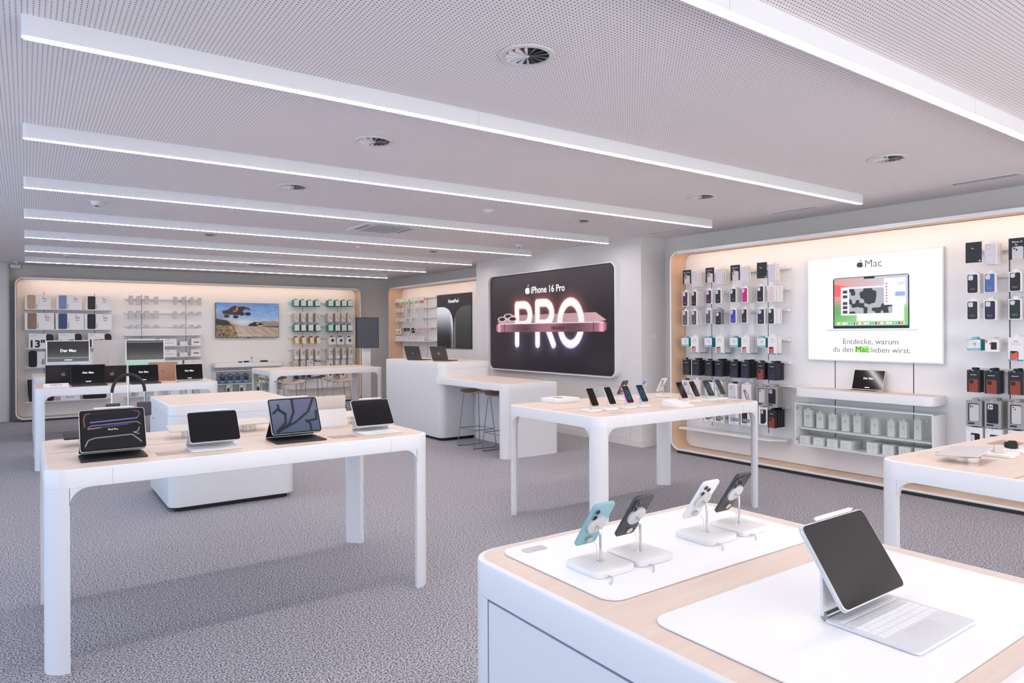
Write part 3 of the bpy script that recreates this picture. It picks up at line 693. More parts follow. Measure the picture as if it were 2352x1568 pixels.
    if kind == 'win':
        m.patch(w*.16, w*.78, h*.05, h*.9, y, CLEARE, w*.1); m.patch(w*.2, w*.74, h*.07, h*.87, 2*y, CLEARP, w*.1)
        if col == 'three': cam3(m, w*.38, h*.74, w*.22, 3*y)
        else: m.disc(w*.32, h*.78, w*.05, 3*y, INK, 8); m.disc(w*.32, h*.68, w*.05, 3*y, INK, 8)
        m.disc(w*.47, h*.42, w*.19, 3*y, PAPER, 18); m.disc(w*.47, h*.42, w*.165, 4*y, CLEARP, 18); m.patch(w*.1, w*.95, h*.0, h*.2, 4*y, mat('lilac_band', 'b9bfd8'))
        return PAPER, m, .03, BLACK
    if kind == 'side':
        m.quad([(w*.16, y, h*.66), (w*.42, y, h*.72), (w*.98, y, 0), (w*.6, y, 0)], CLEARE); m.quad([(w*.16, 2*y, h*.62), (w*.2, 2*y, h*.62), (w*.62, 2*y, 0), (w*.55, 2*y, 0)], INK)
        cam3(m, w*.38, h*.56, w*.2, 2*y); m.disc(w*.62, h*.33, w*.17, 2*y, INK, 16); m.disc(w*.62, h*.33, w*.13, 3*y, PAPER, 16); m.disc(w*.62, h*.33, w*.03, 4*y, INK, 8)
        return OFFW, m, .024, BEIGE
    if kind == 'greyp':
        a, b2 = w*.13, w*.85
        m.patch(a, b2, h*.17, h*.9, y, DGREY, w*.1)
        if col == 'dark': m.patch(a+.002, b2-.002, h*.18, h*.89, 2*y, NIGHT, w*.09); m.patch(w*.2, w*.52, h*.68, h*.86, 3*y, CUT, w*.07); cam3(m, w*.37, h*.77, w*.2, 4*y)
        else:
            m.patch(w*.22, w*.83, h*.19, h*.86, 2*y, LGREY, w*.08)
            if col == 'light': cam3(m, w*.36, h*.77, w*.2, 3*y)
            else: m.disc(w*.33, h*.8, w*.05, 3*y, INK, 8); m.disc(w*.45, h*.73, w*.05, 3*y, INK, 8)
        m.patch(w*.1, w*.55, h*.07, h*.13, y, INK); m.patch(w*.64, w*.84, h*.06, h*.13, y, BLUEP)
        return GREYP, m, .03, GREYP
    if kind == 'band':
        mt = {'ice': mat('ice_blue', 'b4c4dc'), 'blue': mat('pale_blue_print', 'a8b6d2')}.get(col) or CASES[col]
        m.patch(w*.12, w*.72, h*.14, h*.93, y, mt, w*.1); m.patch(w*.2, w, h*.2, h*.42, 2*y, GREY); m.text('MagSafe', w*.5, h*.06, w*.5, y, GREY)
        return PAPER, m, .028, BLACK
    if kind in ('hex', 'hex2'):
        if kind == 'hex': m.quad([(w*.2, y, h*.06), (w*.62, y, h*.06), (w*.84, y, h*.18), (w*.84, y, h*.86), (w*.2, y, h*.86)], INK); m.patch(w*.28, w*.5, h*.62, h*.82, 2*y, CUT, .006)
        else: m.patch(w*.3, w*.84, 0, h*.75, y, INK, (0, 0, .012, 0)); m.patch(w*.31, w*.52, h*.42, h*.68, 2*y, CUT, .01); m.disc(w*.12, h*.88, w*.06, y, GREY); m.disc(w*.12, h*.88, w*.045, 2*y, PAPER)
        return PAPER, m, .03, INK
    if kind == 'pbank':
        m.patch(w*.42, w*.86, h*.18, h*.78, y, NIGHT, w*.05); m.patch(.001, w*.17, h*.72, h*.97, y, ORNG); m.disc(w*.36, h*.66, w*.05, y, INK); return PAPER, m, .03, BEIGE
    if kind == 'adapt':
        m.disc(w*.5, h*.55, w*.17, y, LGREY, 14); m.disc(w*.5, h*.55, w*.13, 2*y, PAPER, 14); return TEALG, MB_front(m, w, h, PAPER, .12), .035, TEALG
    if kind == 'adapt2':
        m.quad([(w*.2, y, h*.65), (w*.24, y, h*.68), (w*.7, y, h*.3), (w*.66, y, h*.27)], LGREY); m.disc(w*.85, h*.7, w*.04, y, INK, 8); return TEALG, MB_front(m, w, h, PAPER, .12), .035, TEALG
    if kind == 'cablebag':
        for k in (0, .14): m.quad([(w*.2, y, h*(.7-k)), (w*.25, y, h*(.72-k)), (w*.9, y, h*(.3-k)), (w*.88, y, h*(.27-k))], DGREY)
        m.disc(w*.15, h*.93, w*.15, 2*y, YDOT, 12); return BEIGE, m, .035, PAPER
    if kind == 'cablewhite':
        for k in (.5, .72): m.patch(w*k, w*(k+.1), h*.5, h*(.62+k*.3), y, INK); m.patch(w*(k+.03), w*(k+.06), h*.3, h*.6, 2*y, GREY)
        m.disc(w*.15, h*.93, w*.15, 2*y, YDOT, 12); m.patch(0, w, 0, h*.3, 3*y, PAPER); return BEIGE, m, .035, PAPER
    if kind == 'yellow':
        m.disc(w*.55, h*.45, w*.2, y, LGREY, 12); m.text('cable', w*.3, h*.15, w*.3, y, GREY); return YEL, MB_front(m, w, h, PAPER, 0), .035, BLACK
    if kind == 'stand':
        m.quad([(w*.35, y, h*.4), (w*.65, y, h*.3), (w*.8, y, h*.55), (w*.62, y, h*.78), (w*.42, y, h*.68)], DGREY); m.patch(w*.08, w*.17, h*.82, h*.92, y, TEALM); return PAPER, m, .03, DGREY
    if kind == 'plain': return OFFW, m, .03, PAPER
    if kind == 'greybox':
        for k in (.25, .6): m.patch(w*k, w*(k+.15), h*.4, h*.8, y, LGREY)
        return mat('pale_grey_carton', 'c4bfc2'), m, .03, PAPER
    raise KeyError(kind)
def MB_front(m, w, h, mt, foot=0.0):
    """a lighter front label over a coloured carton"""
    n = MB(); n.patch(.002, w-.002, h*foot+.002, h-.002, -.0003, mt)
    if foot: n.patch(0, w, 0, h*foot, -.0003, TEALD)
    n.add(m.v, m.f, INK); n.m = n.m[:-len(m.m)] + [n.mi(m.mats[k]) for k in m.m]
    return n

def pack(nt, kind, x, z, w, h, dep, yf, col, label, cat, name, behind, group, tab=True, hang=True):
    cm, art, t, tm = front_art(kind, w, h, col)
    loc, rz = place(nt, x, yf, z)
    tilt = random.uniform(-.05, .05) if hang and kind not in ('card3', 'card2', 'cardblank') else .03
    o = MB().box(0, w, 0, t, 0, h, cm).build(name, None, loc, (0, 0, rz + tilt*.6), smooth=0)
    tag(o, label, cat, group)
    if art.v: art.build('printed_front', o, smooth=0)
    if tm and tab:
        tb = MB().prism_y([(w*.3, h-.001), (w*.7, h-.001), (w*.66, h+.022), (w*.34, h+.022)], t*.55, t*.75, tm)
        tb.build('hang_tab', o, smooth=0)
    n = int(round((dep - t)/(t*1.12)))
    if n > 0 and behind:
        q = MB().box(0, w, 0, t*.92, 0, h*.995, cm)
        if tm and tab: q.prism_y([(w*.3, h-.001), (w*.7, h-.001), (w*.66, h+.02), (w*.34, h+.02)], t*.55, t*.75, tm)
        if kind == 'band': q.box(w*.6, w+.0006, t*.1, t*.8, h*.2, h*.42, GREY)
        if kind == 'shield': q.box(-.0004, w+.0006, 0, t*.92, 0, h*.055, TEALM)
        if kind == 'wool': q.disc(0, 0, .0001, 0, NIGHT, 3)
        b0 = None
        for i in range(n):
            l2, _ = place(nt, x + random.uniform(-.002, .002), yf + .006 + (i+1)*t*1.12 + random.uniform(0, .003), z + random.uniform(-.001, .003))
            if b0 is None: b0 = q.build(name, None, l2, (0, 0, rz), smooth=0); p = b0
            else: p = b0.copy(); COL.objects.link(p); p.location = l2
            p.rotation_euler = (0, 0, rz + random.uniform(-.035, .035))
            tag(p, behind, cat, group)
    return t

def rail(nt, x0, x1, z, y, hooks, label, yf=.03):
    loc, rz = place(nt, x0, y, z)
    L_ = x1-x0
    r = MB().prism([(0, .03), (.012, 0), (L_-.02, 0), (L_, .012), (L_, .03)], -.014, .014, WHITE).build('display_rail', None, loc, (0, 0, rz), smooth=0)
    tag(r, label, 'display rail', 'white display rails on the walls')
    for hx in hooks:
        MB().tube([(hx-x0, 0.001, 0), (hx-x0, yf-y-.012, .002), (hx-x0, yf-y-.016, .008)], .0032, WHITE, 6).build('hook', r)
    return r

D1 = {'purple': 'purple', 'black': 'black', 'magenta': 'magenta', 'pink': 'pale pink', 'grey': 'grey', 'blue': 'blue', 'navy': 'navy', 'green': 'dark green', 'sky': 'light blue'}
def describe(kind, col):
    if kind == 'card3' or kind == 'card2': return 'black header card, %s camera phone' % ('three' if kind == 'card3' else 'two'), 'header card', 'header_card'
    if kind == 'cardblank': return 'plain black header card with white dot', 'header card', 'header_card'
    if kind == 'clear': return 'boxed clear phone case', 'phone case', 'boxed_phone_case'
    if kind in ('case3', 'case2', 'case2d'): return 'boxed %s phone case' % D1.get(col, col), 'phone case', 'boxed_phone_case'
    if kind == 'dark3': return 'black phone case in grey box', 'phone case', 'boxed_phone_case'
    if kind == 'glass': return 'small square teal lens protector pack', 'screen protector', 'screen_protector_pack'
    if kind == 'shield': return 'tall screen protector pack, %s phone' % ('coral' if col == 'coral' else 'orange'), 'screen protector', 'screen_protector_pack'
    if kind == 'wool': return 'black box with %s leather case' % col, 'phone case', 'boxed_leather_case'
    if kind == 'win': return 'white window box with pale case', 'phone case', 'boxed_phone_case'
    if kind == 'side': return 'white box with slanted phone print', 'phone case', 'boxed_phone_case'
    if kind == 'greyp': return 'grey carton with %s case' % ('dark' if col == 'dark' else 'pale'), 'phone case', 'boxed_phone_case'
    if kind == 'band': return 'white box with grey band', 'phone case', 'boxed_phone_case'
    if kind in ('hex', 'hex2'): return 'white box with black case', 'phone case', 'boxed_phone_case'
    if kind == 'pbank': return 'white box with black power bank', 'power bank', 'boxed_power_bank'
RZ = [2.19, 1.96, 1.727, 1.404, 1.153, .90, .66]
HOOKY = .235
for BAY, bn, x0, x1, slots in ((BAY1, 'bay beside the pillar', .12, 1.495, 0), (BAY3, 'bay at right edge', 3.25, 4.62, 0)):
    for ri, row in enumerate(BAY):
        hooks = []
        for i, (k, x, z, w, h, dep, col) in enumerate(row):
            ds, cat, nm = describe(k, col)
            pos = '%s from left, %s row, %s' % (ORD[i], ORD[ri], bn)
            grp = 'packs in %s row, %s' % (ORD[ri], bn)
            dep = min(dep, .155)
            t = pack('R', k, x, z, w, h, dep, .05, col, '%s, %s' % (ds, pos), cat, nm,
                     'box stacked behind %s front pack, %s row, %s' % (ORD[i], ORD[ri], bn), grp)
            hooks.append(x + w/2)
        rail('R', x0, x1, RZ[ri], HOOKY, hooks, '%s rail from top, %s' % (ORD[ri].capitalize(), bn))
    # bottom shelf of the bay
    loc, rz = place('R', x0-.01, .03, .30)
    tag(MB().prism([(0, 0), (x1-x0-.13, 0), (x1-x0+.02, .13), (x1-x0+.02, .235), (0, .235)], 0, .018, WHITE).build('wall_shelf', None, loc, (0, 0, rz), smooth=0), 'empty white bottom shelf, %s' % bn, 'shelf')

# media counter and glass cabinet in the middle of the right niche
def media(nt, x, w, label, zt=.905, zb=.82, yb=.27, yf=-.03):
    loc, rz = place(nt, x, yf, 0)
    r = empty('wall_counter', loc, (0, 0, rz)); tag(r, label, 'wall counter')
    d = yb-yf
    m = MB(); rim = .014
    loops = [[(px_, py_, z) for px_, py_ in rrect(0, w, 0, d, (.08, .08, 0, 0), 8, a)] for a, z in ((.002, zb), (0, zb+.002), (0, zt-.006), (.002, zt-.002), (.006, zt), (rim, zt))]
    m.loft(loops, WHITE, True, False).build('white_edge', r)
    MB().quad([(a, b_, zt-.0006) for a, b_ in rrect(0, w, 0, d, (.08, .08, 0, 0), 8, rim-.0003)], TOPW).build('oak_inset', r)
    return r
media('R', 1.70, 1.34, 'white wall counter with oak top under the laptop poster')
def cabinet(nt, x, w, z0, z1, label, back=.265, doors=2):
    loc, rz = place(nt, x, 0, 0)
    r = empty('glass_cabinet', loc, (0, 0, rz)); tag(r, label, 'glass cabinet')
    t = .012
    m = MB(); m.box(0, w, 0, back, z0, z0+t, WHITE).box(0, t, 0, back, z0+t, z1-t, WHITE).box(w-t, w, 0, back, z0+t, z1-t, WHITE)
    m.build('carcass', r, smooth=0)
    MB().box(0, w, 0, back, z1-t, z1, GLASS).box(0, w, 0, t, z1-t, z1+.001, WHITE).build('glass_top', r, smooth=0)
    zm = z0 + (z1-z0)*.37
    MB().slab(t, w-t, .05, back, zm, zm+.016, (.03, .03, 0, 0), WHITE, bev=.002).build('shelf', r)
    for k in range(doors):
        a = t + (w-2*t)*k/doors; b_ = t + (w-2*t)*(k+1)/doors
        g = MB().box(a+.001, b_-.001, -.006, -.001, z0+t, z1-t, GLASS).build('glass_door', r, smooth=0)
        xs = b_-.03 if k == 0 else a+.03
        MB().cyl((xs, -.006, z1-.06), .012, .02, CHROME, 14, axis='y').build('knob', g)
        xh = a+.025 if k == 0 else b_-.03
        for zz in ((z1-.05, z0+.06) if k == 0 else (z1-.06,)): MB().cyl((xh, -.004, zz), .014, .016, CHROME, 14, axis='y').build('hinge', g)
    return r, zm+.016
cabR, shelfz = cabinet('R', 1.70, 1.34, .315, .75, 'glass fronted cabinet full of white boxes below the wall counter')
for i, (k, x, z, w, h, dep, c_) in enumerate(CABLES):
    w *= .93; loc, rz = place('R', x, .11, shelfz+.004)
    m = MB().box(0, w, 0, .02, 0, h, PAPER).text('USB-C', w*.3, h*.93, w*.4, -.0006, GREY).patch(w*.35, w*.37, h*.12, h*.8, -.0006, LGREY).patch(w*.62, w*.64, h*.12, h*.8, -.0006, LGREY).disc(w*.5, h*.6, w*.2, -.0006, CLEARP, 12)
    o = m.build('boxed_cable', None, loc, (0, 0, rz+random.uniform(-.05, .05)), smooth=0)
    tag(o, 'slim white cable box, %s from left on cabinet shelf' % ORD[i], 'cable', 'white cable boxes in the glass cabinet')
    MB().prism_y([(w*.3, h-.001), (w*.7, h-.001), (w*.66, h+.018), (w*.34, h+.018)], .009, .012, PAPER).build('hang_tab', o, smooth=0)
    for j in range(1 if i != 4 else 2):
        p = o.copy(); COL.objects.link(p); p.location = place('R', x+.003, .136+.025*j, shelfz+.004)[0]
        tag(p, 'slim white box right behind the %s cable box on cabinet shelf' % ORD[i], 'cable', 'white cable boxes in the glass cabinet')
for i, (k, x, z, w, h, dep, c_) in enumerate(BUDS):
    for j in range(2 if i in (3, 4, 5) else 2):
        loc, rz = place('R', x, .05 + j*.095, .3275)
        dd = .09 if i not in (3, 4, 5) else .09
        m = MB().box(0, w, 0, dd, 0, h, PAPER)
        for dx in (-.14, .1):
            m.disc(w*(.45+dx), h*.62, w*.055, -.0006, LGREY, 10); m.patch(w*(.44+dx), w*(.465+dx), h*.3, h*.58, -.0006, LGREY)
        m.text('AirPods', w*.5, h*.15, w*.3, -.0006, GREY)
        for q in (.3, .65): m.quad([(w+.0006, dd*q, h*.5), (w+.0006, dd*q+.006, h*.5), (w+.0006, dd*q+.006, h*.58), (w+.0006, dd*q, h*.58)], GREY)
        o = m.build('boxed_earphones', None, loc, (0, 0, rz), smooth=0)
        tag(o, ('small white earphone box, %s from left in cabinet bottom row' if j == 0 else 'white box behind the %s front earphone box, cabinet bottom row') % ORD[i], 'earphones', 'white earphone boxes in the glass cabinet')

# ------------------------------------------------------------------ far wall: accessories bays
rows = ['adapt', 'cablebag', 'adapt2', 'yellow', 'cablewhite', 'misc']
desc = {'adapt': 'teal and white box with disc print', 'cablebag': 'beige cable pack with yellow dot', 'adapt2': 'dark teal and white box', 'yellow': 'yellow sided white box', 'cablewhite': 'white cable pack with plug print', 'stand': 'square white box with dark adapter', 'plain': 'white accessory box'}
TR = [2.163, 1.894, 1.646, 1.393, 1.15, .897]
for ri, row in enumerate(TEAL):
    for half in (0, 1):
        its = [q for q in enumerate(row) if (q[1][0] > 5.4) == bool(half)]
        for i, (x, z, w, h, dep) in its:
            k = rows[ri]
            if k == 'yellow' and i > 3: k = 'stand'
            if k == 'misc': k = ['cablebag', 'cablebag', 'plain', 'plain', 'plain', 'plain', 'plain', 'plain'][i]
            nm = {'adapt': 'boxed_adapter', 'adapt2': 'boxed_adapter', 'cablebag': 'boxed_cable', 'cablewhite': 'boxed_cable', 'yellow': 'boxed_cable', 'stand': 'boxed_adapter', 'plain': 'boxed_accessory'}[k]
            pack('F', k, x, z, w, h, min(dep*1.15, .145), .06, '', '%s, %s from left in %s row right of television' % (desc[k], ORD[i], ORD[ri]), 'accessory box', nm,
                 'box behind the %s pack, %s row, right of television' % (ORD[i], ORD[ri]), 'accessory packs in %s row beside television' % ORD[ri])
            if rows[ri] == 'misc':
                loc, rz = place('F', x, .059, z)
                art = MB()
                if i == 2: art.tube([(w*(.5+.32*math.cos(a)), -.001, h*(.5+.3*math.sin(a))) for a in [PI*q/8 for q in range(9)]], .006, GREY, 5)
                elif i == 3: art.box(-.002, w+.002, -.006, .03, h*.88, h*1.02, DARKGREEN)
                elif i >= 4: art.disc(w*.6, h*.45, w*.14, -.001, [INK, INK, LGREY, DGREY][i-4], 12); art.patch(w*.12, w*.3, h*.82, h*.92, -.001, TEALM if i == 4 else (ORNG if i == 7 else LGREY))
                if art.v:
                    pr = [o for o in D.objects if o.get('label', '').startswith('%s, %s from left in %s row right' % (desc[k], ORD[i], ORD[ri]))][0]
                    art.build('printed_front', pr, smooth=0)
        hooks = [q[1][0] + q[1][2]/2 for q in its]
        rail('F', 4.70 if not half else 5.43, 5.38 if not half else 6.10, TR[ri], HOOKY, hooks, '%s rail from top, %s half of accessory wall right of television' % (ORD[ri].capitalize(), 'right' if half else 'left'))
GR = [2.166, 1.90, 1.642]
for ri, row in enumerate(GREYS):
    for i, (x, z, w, h, dep) in enumerate(row):
        pack('F', 'greybox', x, z, w, h, 0, .08, '', 'small pale grey hanging box, %s from left, %s row, left of television' % (ORD[i], ORD[ri]), 'accessory box', 'boxed_cable', None, 'pale grey packs left of the television', tab=ri > 0)
    rail('F', 1.65, 2.97, GR[ri], HOOKY, [q[0]+q[2]/2 for q in row], '%s thin white rail from top, left of television' % ORD[ri].capitalize(), yf=.06)
def wshelf(nt, x0, x1, z, y0, lab, th=.014):
    loc, rz = place(nt, x0, y0, z-th)
    o = MB().slab(0, x1-x0, 0, .268-y0, 0, th, (.0, .03, 0, 0), WHITE, bev=.001).build('wall_shelf', None, loc, (0, 0, rz)); return tag(o, lab, 'shelf', 'white wall shelves')
for z, n in ((1.943, 'topmost'), (1.591, 'second'), (1.262, 'third'), (.933, 'fourth'), (.335, 'lowest')):
    wshelf('F', .14, 1.45, z, .03, '%s white shelf of the laptop sleeve bay at the far left' % n)
for z, n in ((1.48, 'topmost'), (1.273, 'second'), (1.065, 'third'), (.79, 'fourth'), (.335, 'lowest')):
    wshelf('F', 1.65, 2.99, z, .05, '%s white shelf left of the television' % n)
wshelf('F', 4.68, 6.05, .33, .05, 'low white shelf at the bottom right of far niche')

# laptop sleeves in their cartons
def sleeve(i, x, z, w, h, txt, fab, lab, side='l'):
    loc, rz = place('F', x, .07, z)
    r = empty('boxed_laptop_sleeve', loc, (0, 0, rz)); tag(r, lab, 'laptop sleeve', 'boxed laptop sleeves on the far left shelves')
    y = -.0008
    if side == 'l':
        MB().box(0, w, 0, .05, 0, h, PAPER).build('carton', r, smooth=0)
        f0, f1 = w*.10, w*.40
        MB().slab_y(f0, f1, .004, h-.004, -.016, .001, .02, fab, bev=.008).build('sleeve', r)
        m = MB().text(txt, w*.77, h*.72, None, y, INK, h=h*.26*1.0, rot=PI/2) if False else MB()
        v = MB().text(txt, 0, 0, h*.34, 0, INK, .0)
        v.xf(Matrix.Translation((w*.76, y, h*.72)) @ Matrix.Rotation(-PI/2, 4, 'Y')); v.text('decoded', 0, 0, .001, .03, PAPER)
        m = v
        u = MB().text('DICOTA', 0, 0, h*.3, 0, INK, .03); u.xf(Matrix.Translation((w*.45, y, h*.22)) @ Matrix.Rotation(-PI/2, 4, 'Y'))
        m.add(u.v, u.f, INK); m.box(w*.885, w*.888, y, 0, 0, h, LGREY)
        m.build('lettering', r, smooth=0)
    else:
        MB().box(0, w*.7, 0, .06, 0, h, PAPER).build('carton', r, smooth=0)
        MB().slab_y(w*.68, w, .004, h*.96, .005, .055, .05, fab, bev=.012).build('sleeve', r)
        MB().text(txt, w*.36, h*.3, w*.58, y, INK, .035).text('Laptop Sleeve', w*.2, h*.9, w*.26, y, GREY).text('Protective', w*.17, h*.84, w*.2, y, GREY).build('lettering', r, smooth=0)
BEI, BLU, NAV, BRN = mat('beige_fabric', 'c0a184', .8), mat('denim_fabric', '7f92bb', .8), mat('blue_fabric', '44557a', .8), mat('taupe_fabric', '96786a', .8)
for i, (a, txt, fab, lab) in enumerate((((.141, 1.957-.013, .369, .243), '13"', BEI, 'boxed beige thirteen inch sleeve on topmost shelf, left'), ((.592, 1.946, .381, .249), '13"', BLU, 'boxed light blue thirteen inch sleeve, middle of topmost shelf'), ((1.025, 1.946, .39, .243), '13"', BLACK, 'boxed black thirteen inch sleeve on topmost shelf, right'),
        ((.136, 1.593, .423, .283), '15"', BRN, 'boxed taupe fifteen inch sleeve, left on the second shelf'), ((.579, 1.593, .427, .279), '15"', NAV, 'boxed denim blue fifteen inch sleeve, middle of second shelf'), ((1.015, 1.593, .42, .275), '15"', BLACK, 'boxed black fifteen inch sleeve, right on the second shelf'))):
    sleeve(i, *a, txt, fab, lab)
for a, txt, lab in (((.193, 1.264, .354, .25), "13''", 'black sleeve in white carton reading 13, third shelf left'), ((.62, 1.264, .35, .256), "14''", 'black sleeve in white carton reading 14, third shelf, half hidden'), ((1.065, 1.264, .368, .253), "15''", 'black sleeve in white carton reading 15, third shelf right')):
    sleeve(0, *a, txt, BLACK, lab, 'r')
def plainbox(name, nt, x, y, z, w, d, h, m, lab, cat, txt=None, group=None, art=None, r=0, rz2=0):
    loc, rz = place(nt, x, y, z)
    q = MB().slab_y(0, w, 0, h, 0, d, r, m, bev=.004) if r else MB().box(0, w, 0, d, 0, h, m)
    if txt: q.text(txt, w/2, h*.8, w*.2, -.0008, GREY)
    if art: art(q, w, h)
    return tag(q.build(name, None, loc, (0, 0, rz+rz2), smooth=30 if r else 0), lab, cat, group)
plainbox('laptop_sleeve', 'F', .188, .08, .934, .12, .05, .285, mat('navy_nylon', '161a2c', .7), 'dark navy sleeve at the left of the fourth shelf', 'laptop sleeve', r=.04)
plainbox('boxed_mouse', 'F', .31, .08, .934, .11, .05, .27, PAPER, 'white carton with grey print beside the navy sleeve', 'box', art=lambda q, w, h: q.quad([(w*.5, -.0008, h*.2), (w*.95, -.0008, h*.15), (w*.95, -.0008, h*.55), (w*.7, -.0008, h*.5)], GREY))
plainbox('document_case', 'F', 1.06, .1, .934, .35, .03, .25, PAPER, 'flat white case at the right of the fourth shelf', 'case', r=.012)
def bagmesh(lab, x, w, h):
    loc, rz = place('F', x, .06, .336); r = empty('backpack', loc); tag(r, lab, 'bag')
    MB().loft([[(a, b_, 0) for a, b_ in rrect(.03, w-.02, 0, .14, .03)], [(a, b_, h*.3) for a, b_ in rrect(.01, w-.01, 0, .15, .03)], [(a, b_, h*.97) for a, b_ in rrect(0, w, .02, .12, .02)], [(a, b_, h) for a, b_ in rrect(.01, w-.02, .05, .08, .01)]], BLACK).build('body', r)
    MB().tube([(w*.35, .02, h*.96), (w*.35, .01, h*.7), (w*.35, 0, h*.3)], .008, DGREY, 6).build('strap', r)
bagmesh('tall black backpack on the lowest shelf at far left', .17, .24, .38)
bagmesh('small black pouch beside the tall backpack', .44, .12, .1)
plainbox('boxed_stand', 'F', .647, .08, .336, .29, .12, .15, PAPER, 'white box with black stand drawing on the lowest shelf', 'box', art=lambda q, w, h: q.tube([(w*.3, -.001, h*.5), (w*.32, -.001, h*.3), (w*.7, -.001, h*.32)], .004, INK, 5))
plainbox('camera_bag', 'F', .989, .08, .336, .36, .12, .12, BLACK, 'long flat black bag at the right of the lowest shelf', 'bag', r=.03)
for a, lab, d_ in (((1.70, 1.275, .456, .136), 'wide white keyboard box on second shelf, left', 0), ((2.22, 1.275, .30, .131), 'white box with pale keyboard print, second shelf', 1), ((2.584, 1.275, .13, .074), 'small low white box in second shelf row', 1), ((2.783, 1.275, .168, .132), 'white box with black desktop computer, second shelf', 2),
                   ((2.22, 1.067, .30, .127), 'white box with pale keyboard print, third shelf', 1), ((2.578, 1.067, .133, .07), 'small low white box in third shelf row', 1), ((2.776, 1.067, .17, .125), 'white box with black desktop computer, third shelf', 2), ((2.30, .792, .32, .2), 'white carton behind the rose gold laptop', 0), ((2.659, .792, .32, .2), 'white carton with handle above the silver laptop', 0)):
    def art(q, w, h, d_=d_):
        if d_ == 2: q.quad([(w*.2, -.0008, h*.38), (w*.78, -.0008, h*.38), (w*.85, -.0008, h*.45), (w*.78, -.0008, h*.52), (w*.3, -.0008, h*.52)], INK)
        if d_ == 1: q.patch(w*.15, w*.85, h*.28, h*.42, -.0008, mat('lilac_band', 'b9bfd8'))
    plainbox('boxed_keyboard' if d_ < 2 else 'boxed_computer', 'F', a[0], .09, a[1], a[2], .1, a[3], PAPER, lab, 'box', 'Magic', 'white cartons left of the television', art)
for i, x in enumerate((1.75, 1.87, 2.0, 2.12, 2.29, 2.41, 2.55, 2.7, 2.8)):
    plainbox('boxed_accessory', 'F', x, .1, .336, .07 + .02*(i % 3 == 1), .05, .15, [GREYP, PAPER, mat('pale_blue_print', 'a8b6d2'), PAPER][i % 4], 'small box, %s from left, on lowest shelf left of television' % ORD[i], 'box', None, 'small boxes low on the far wall')
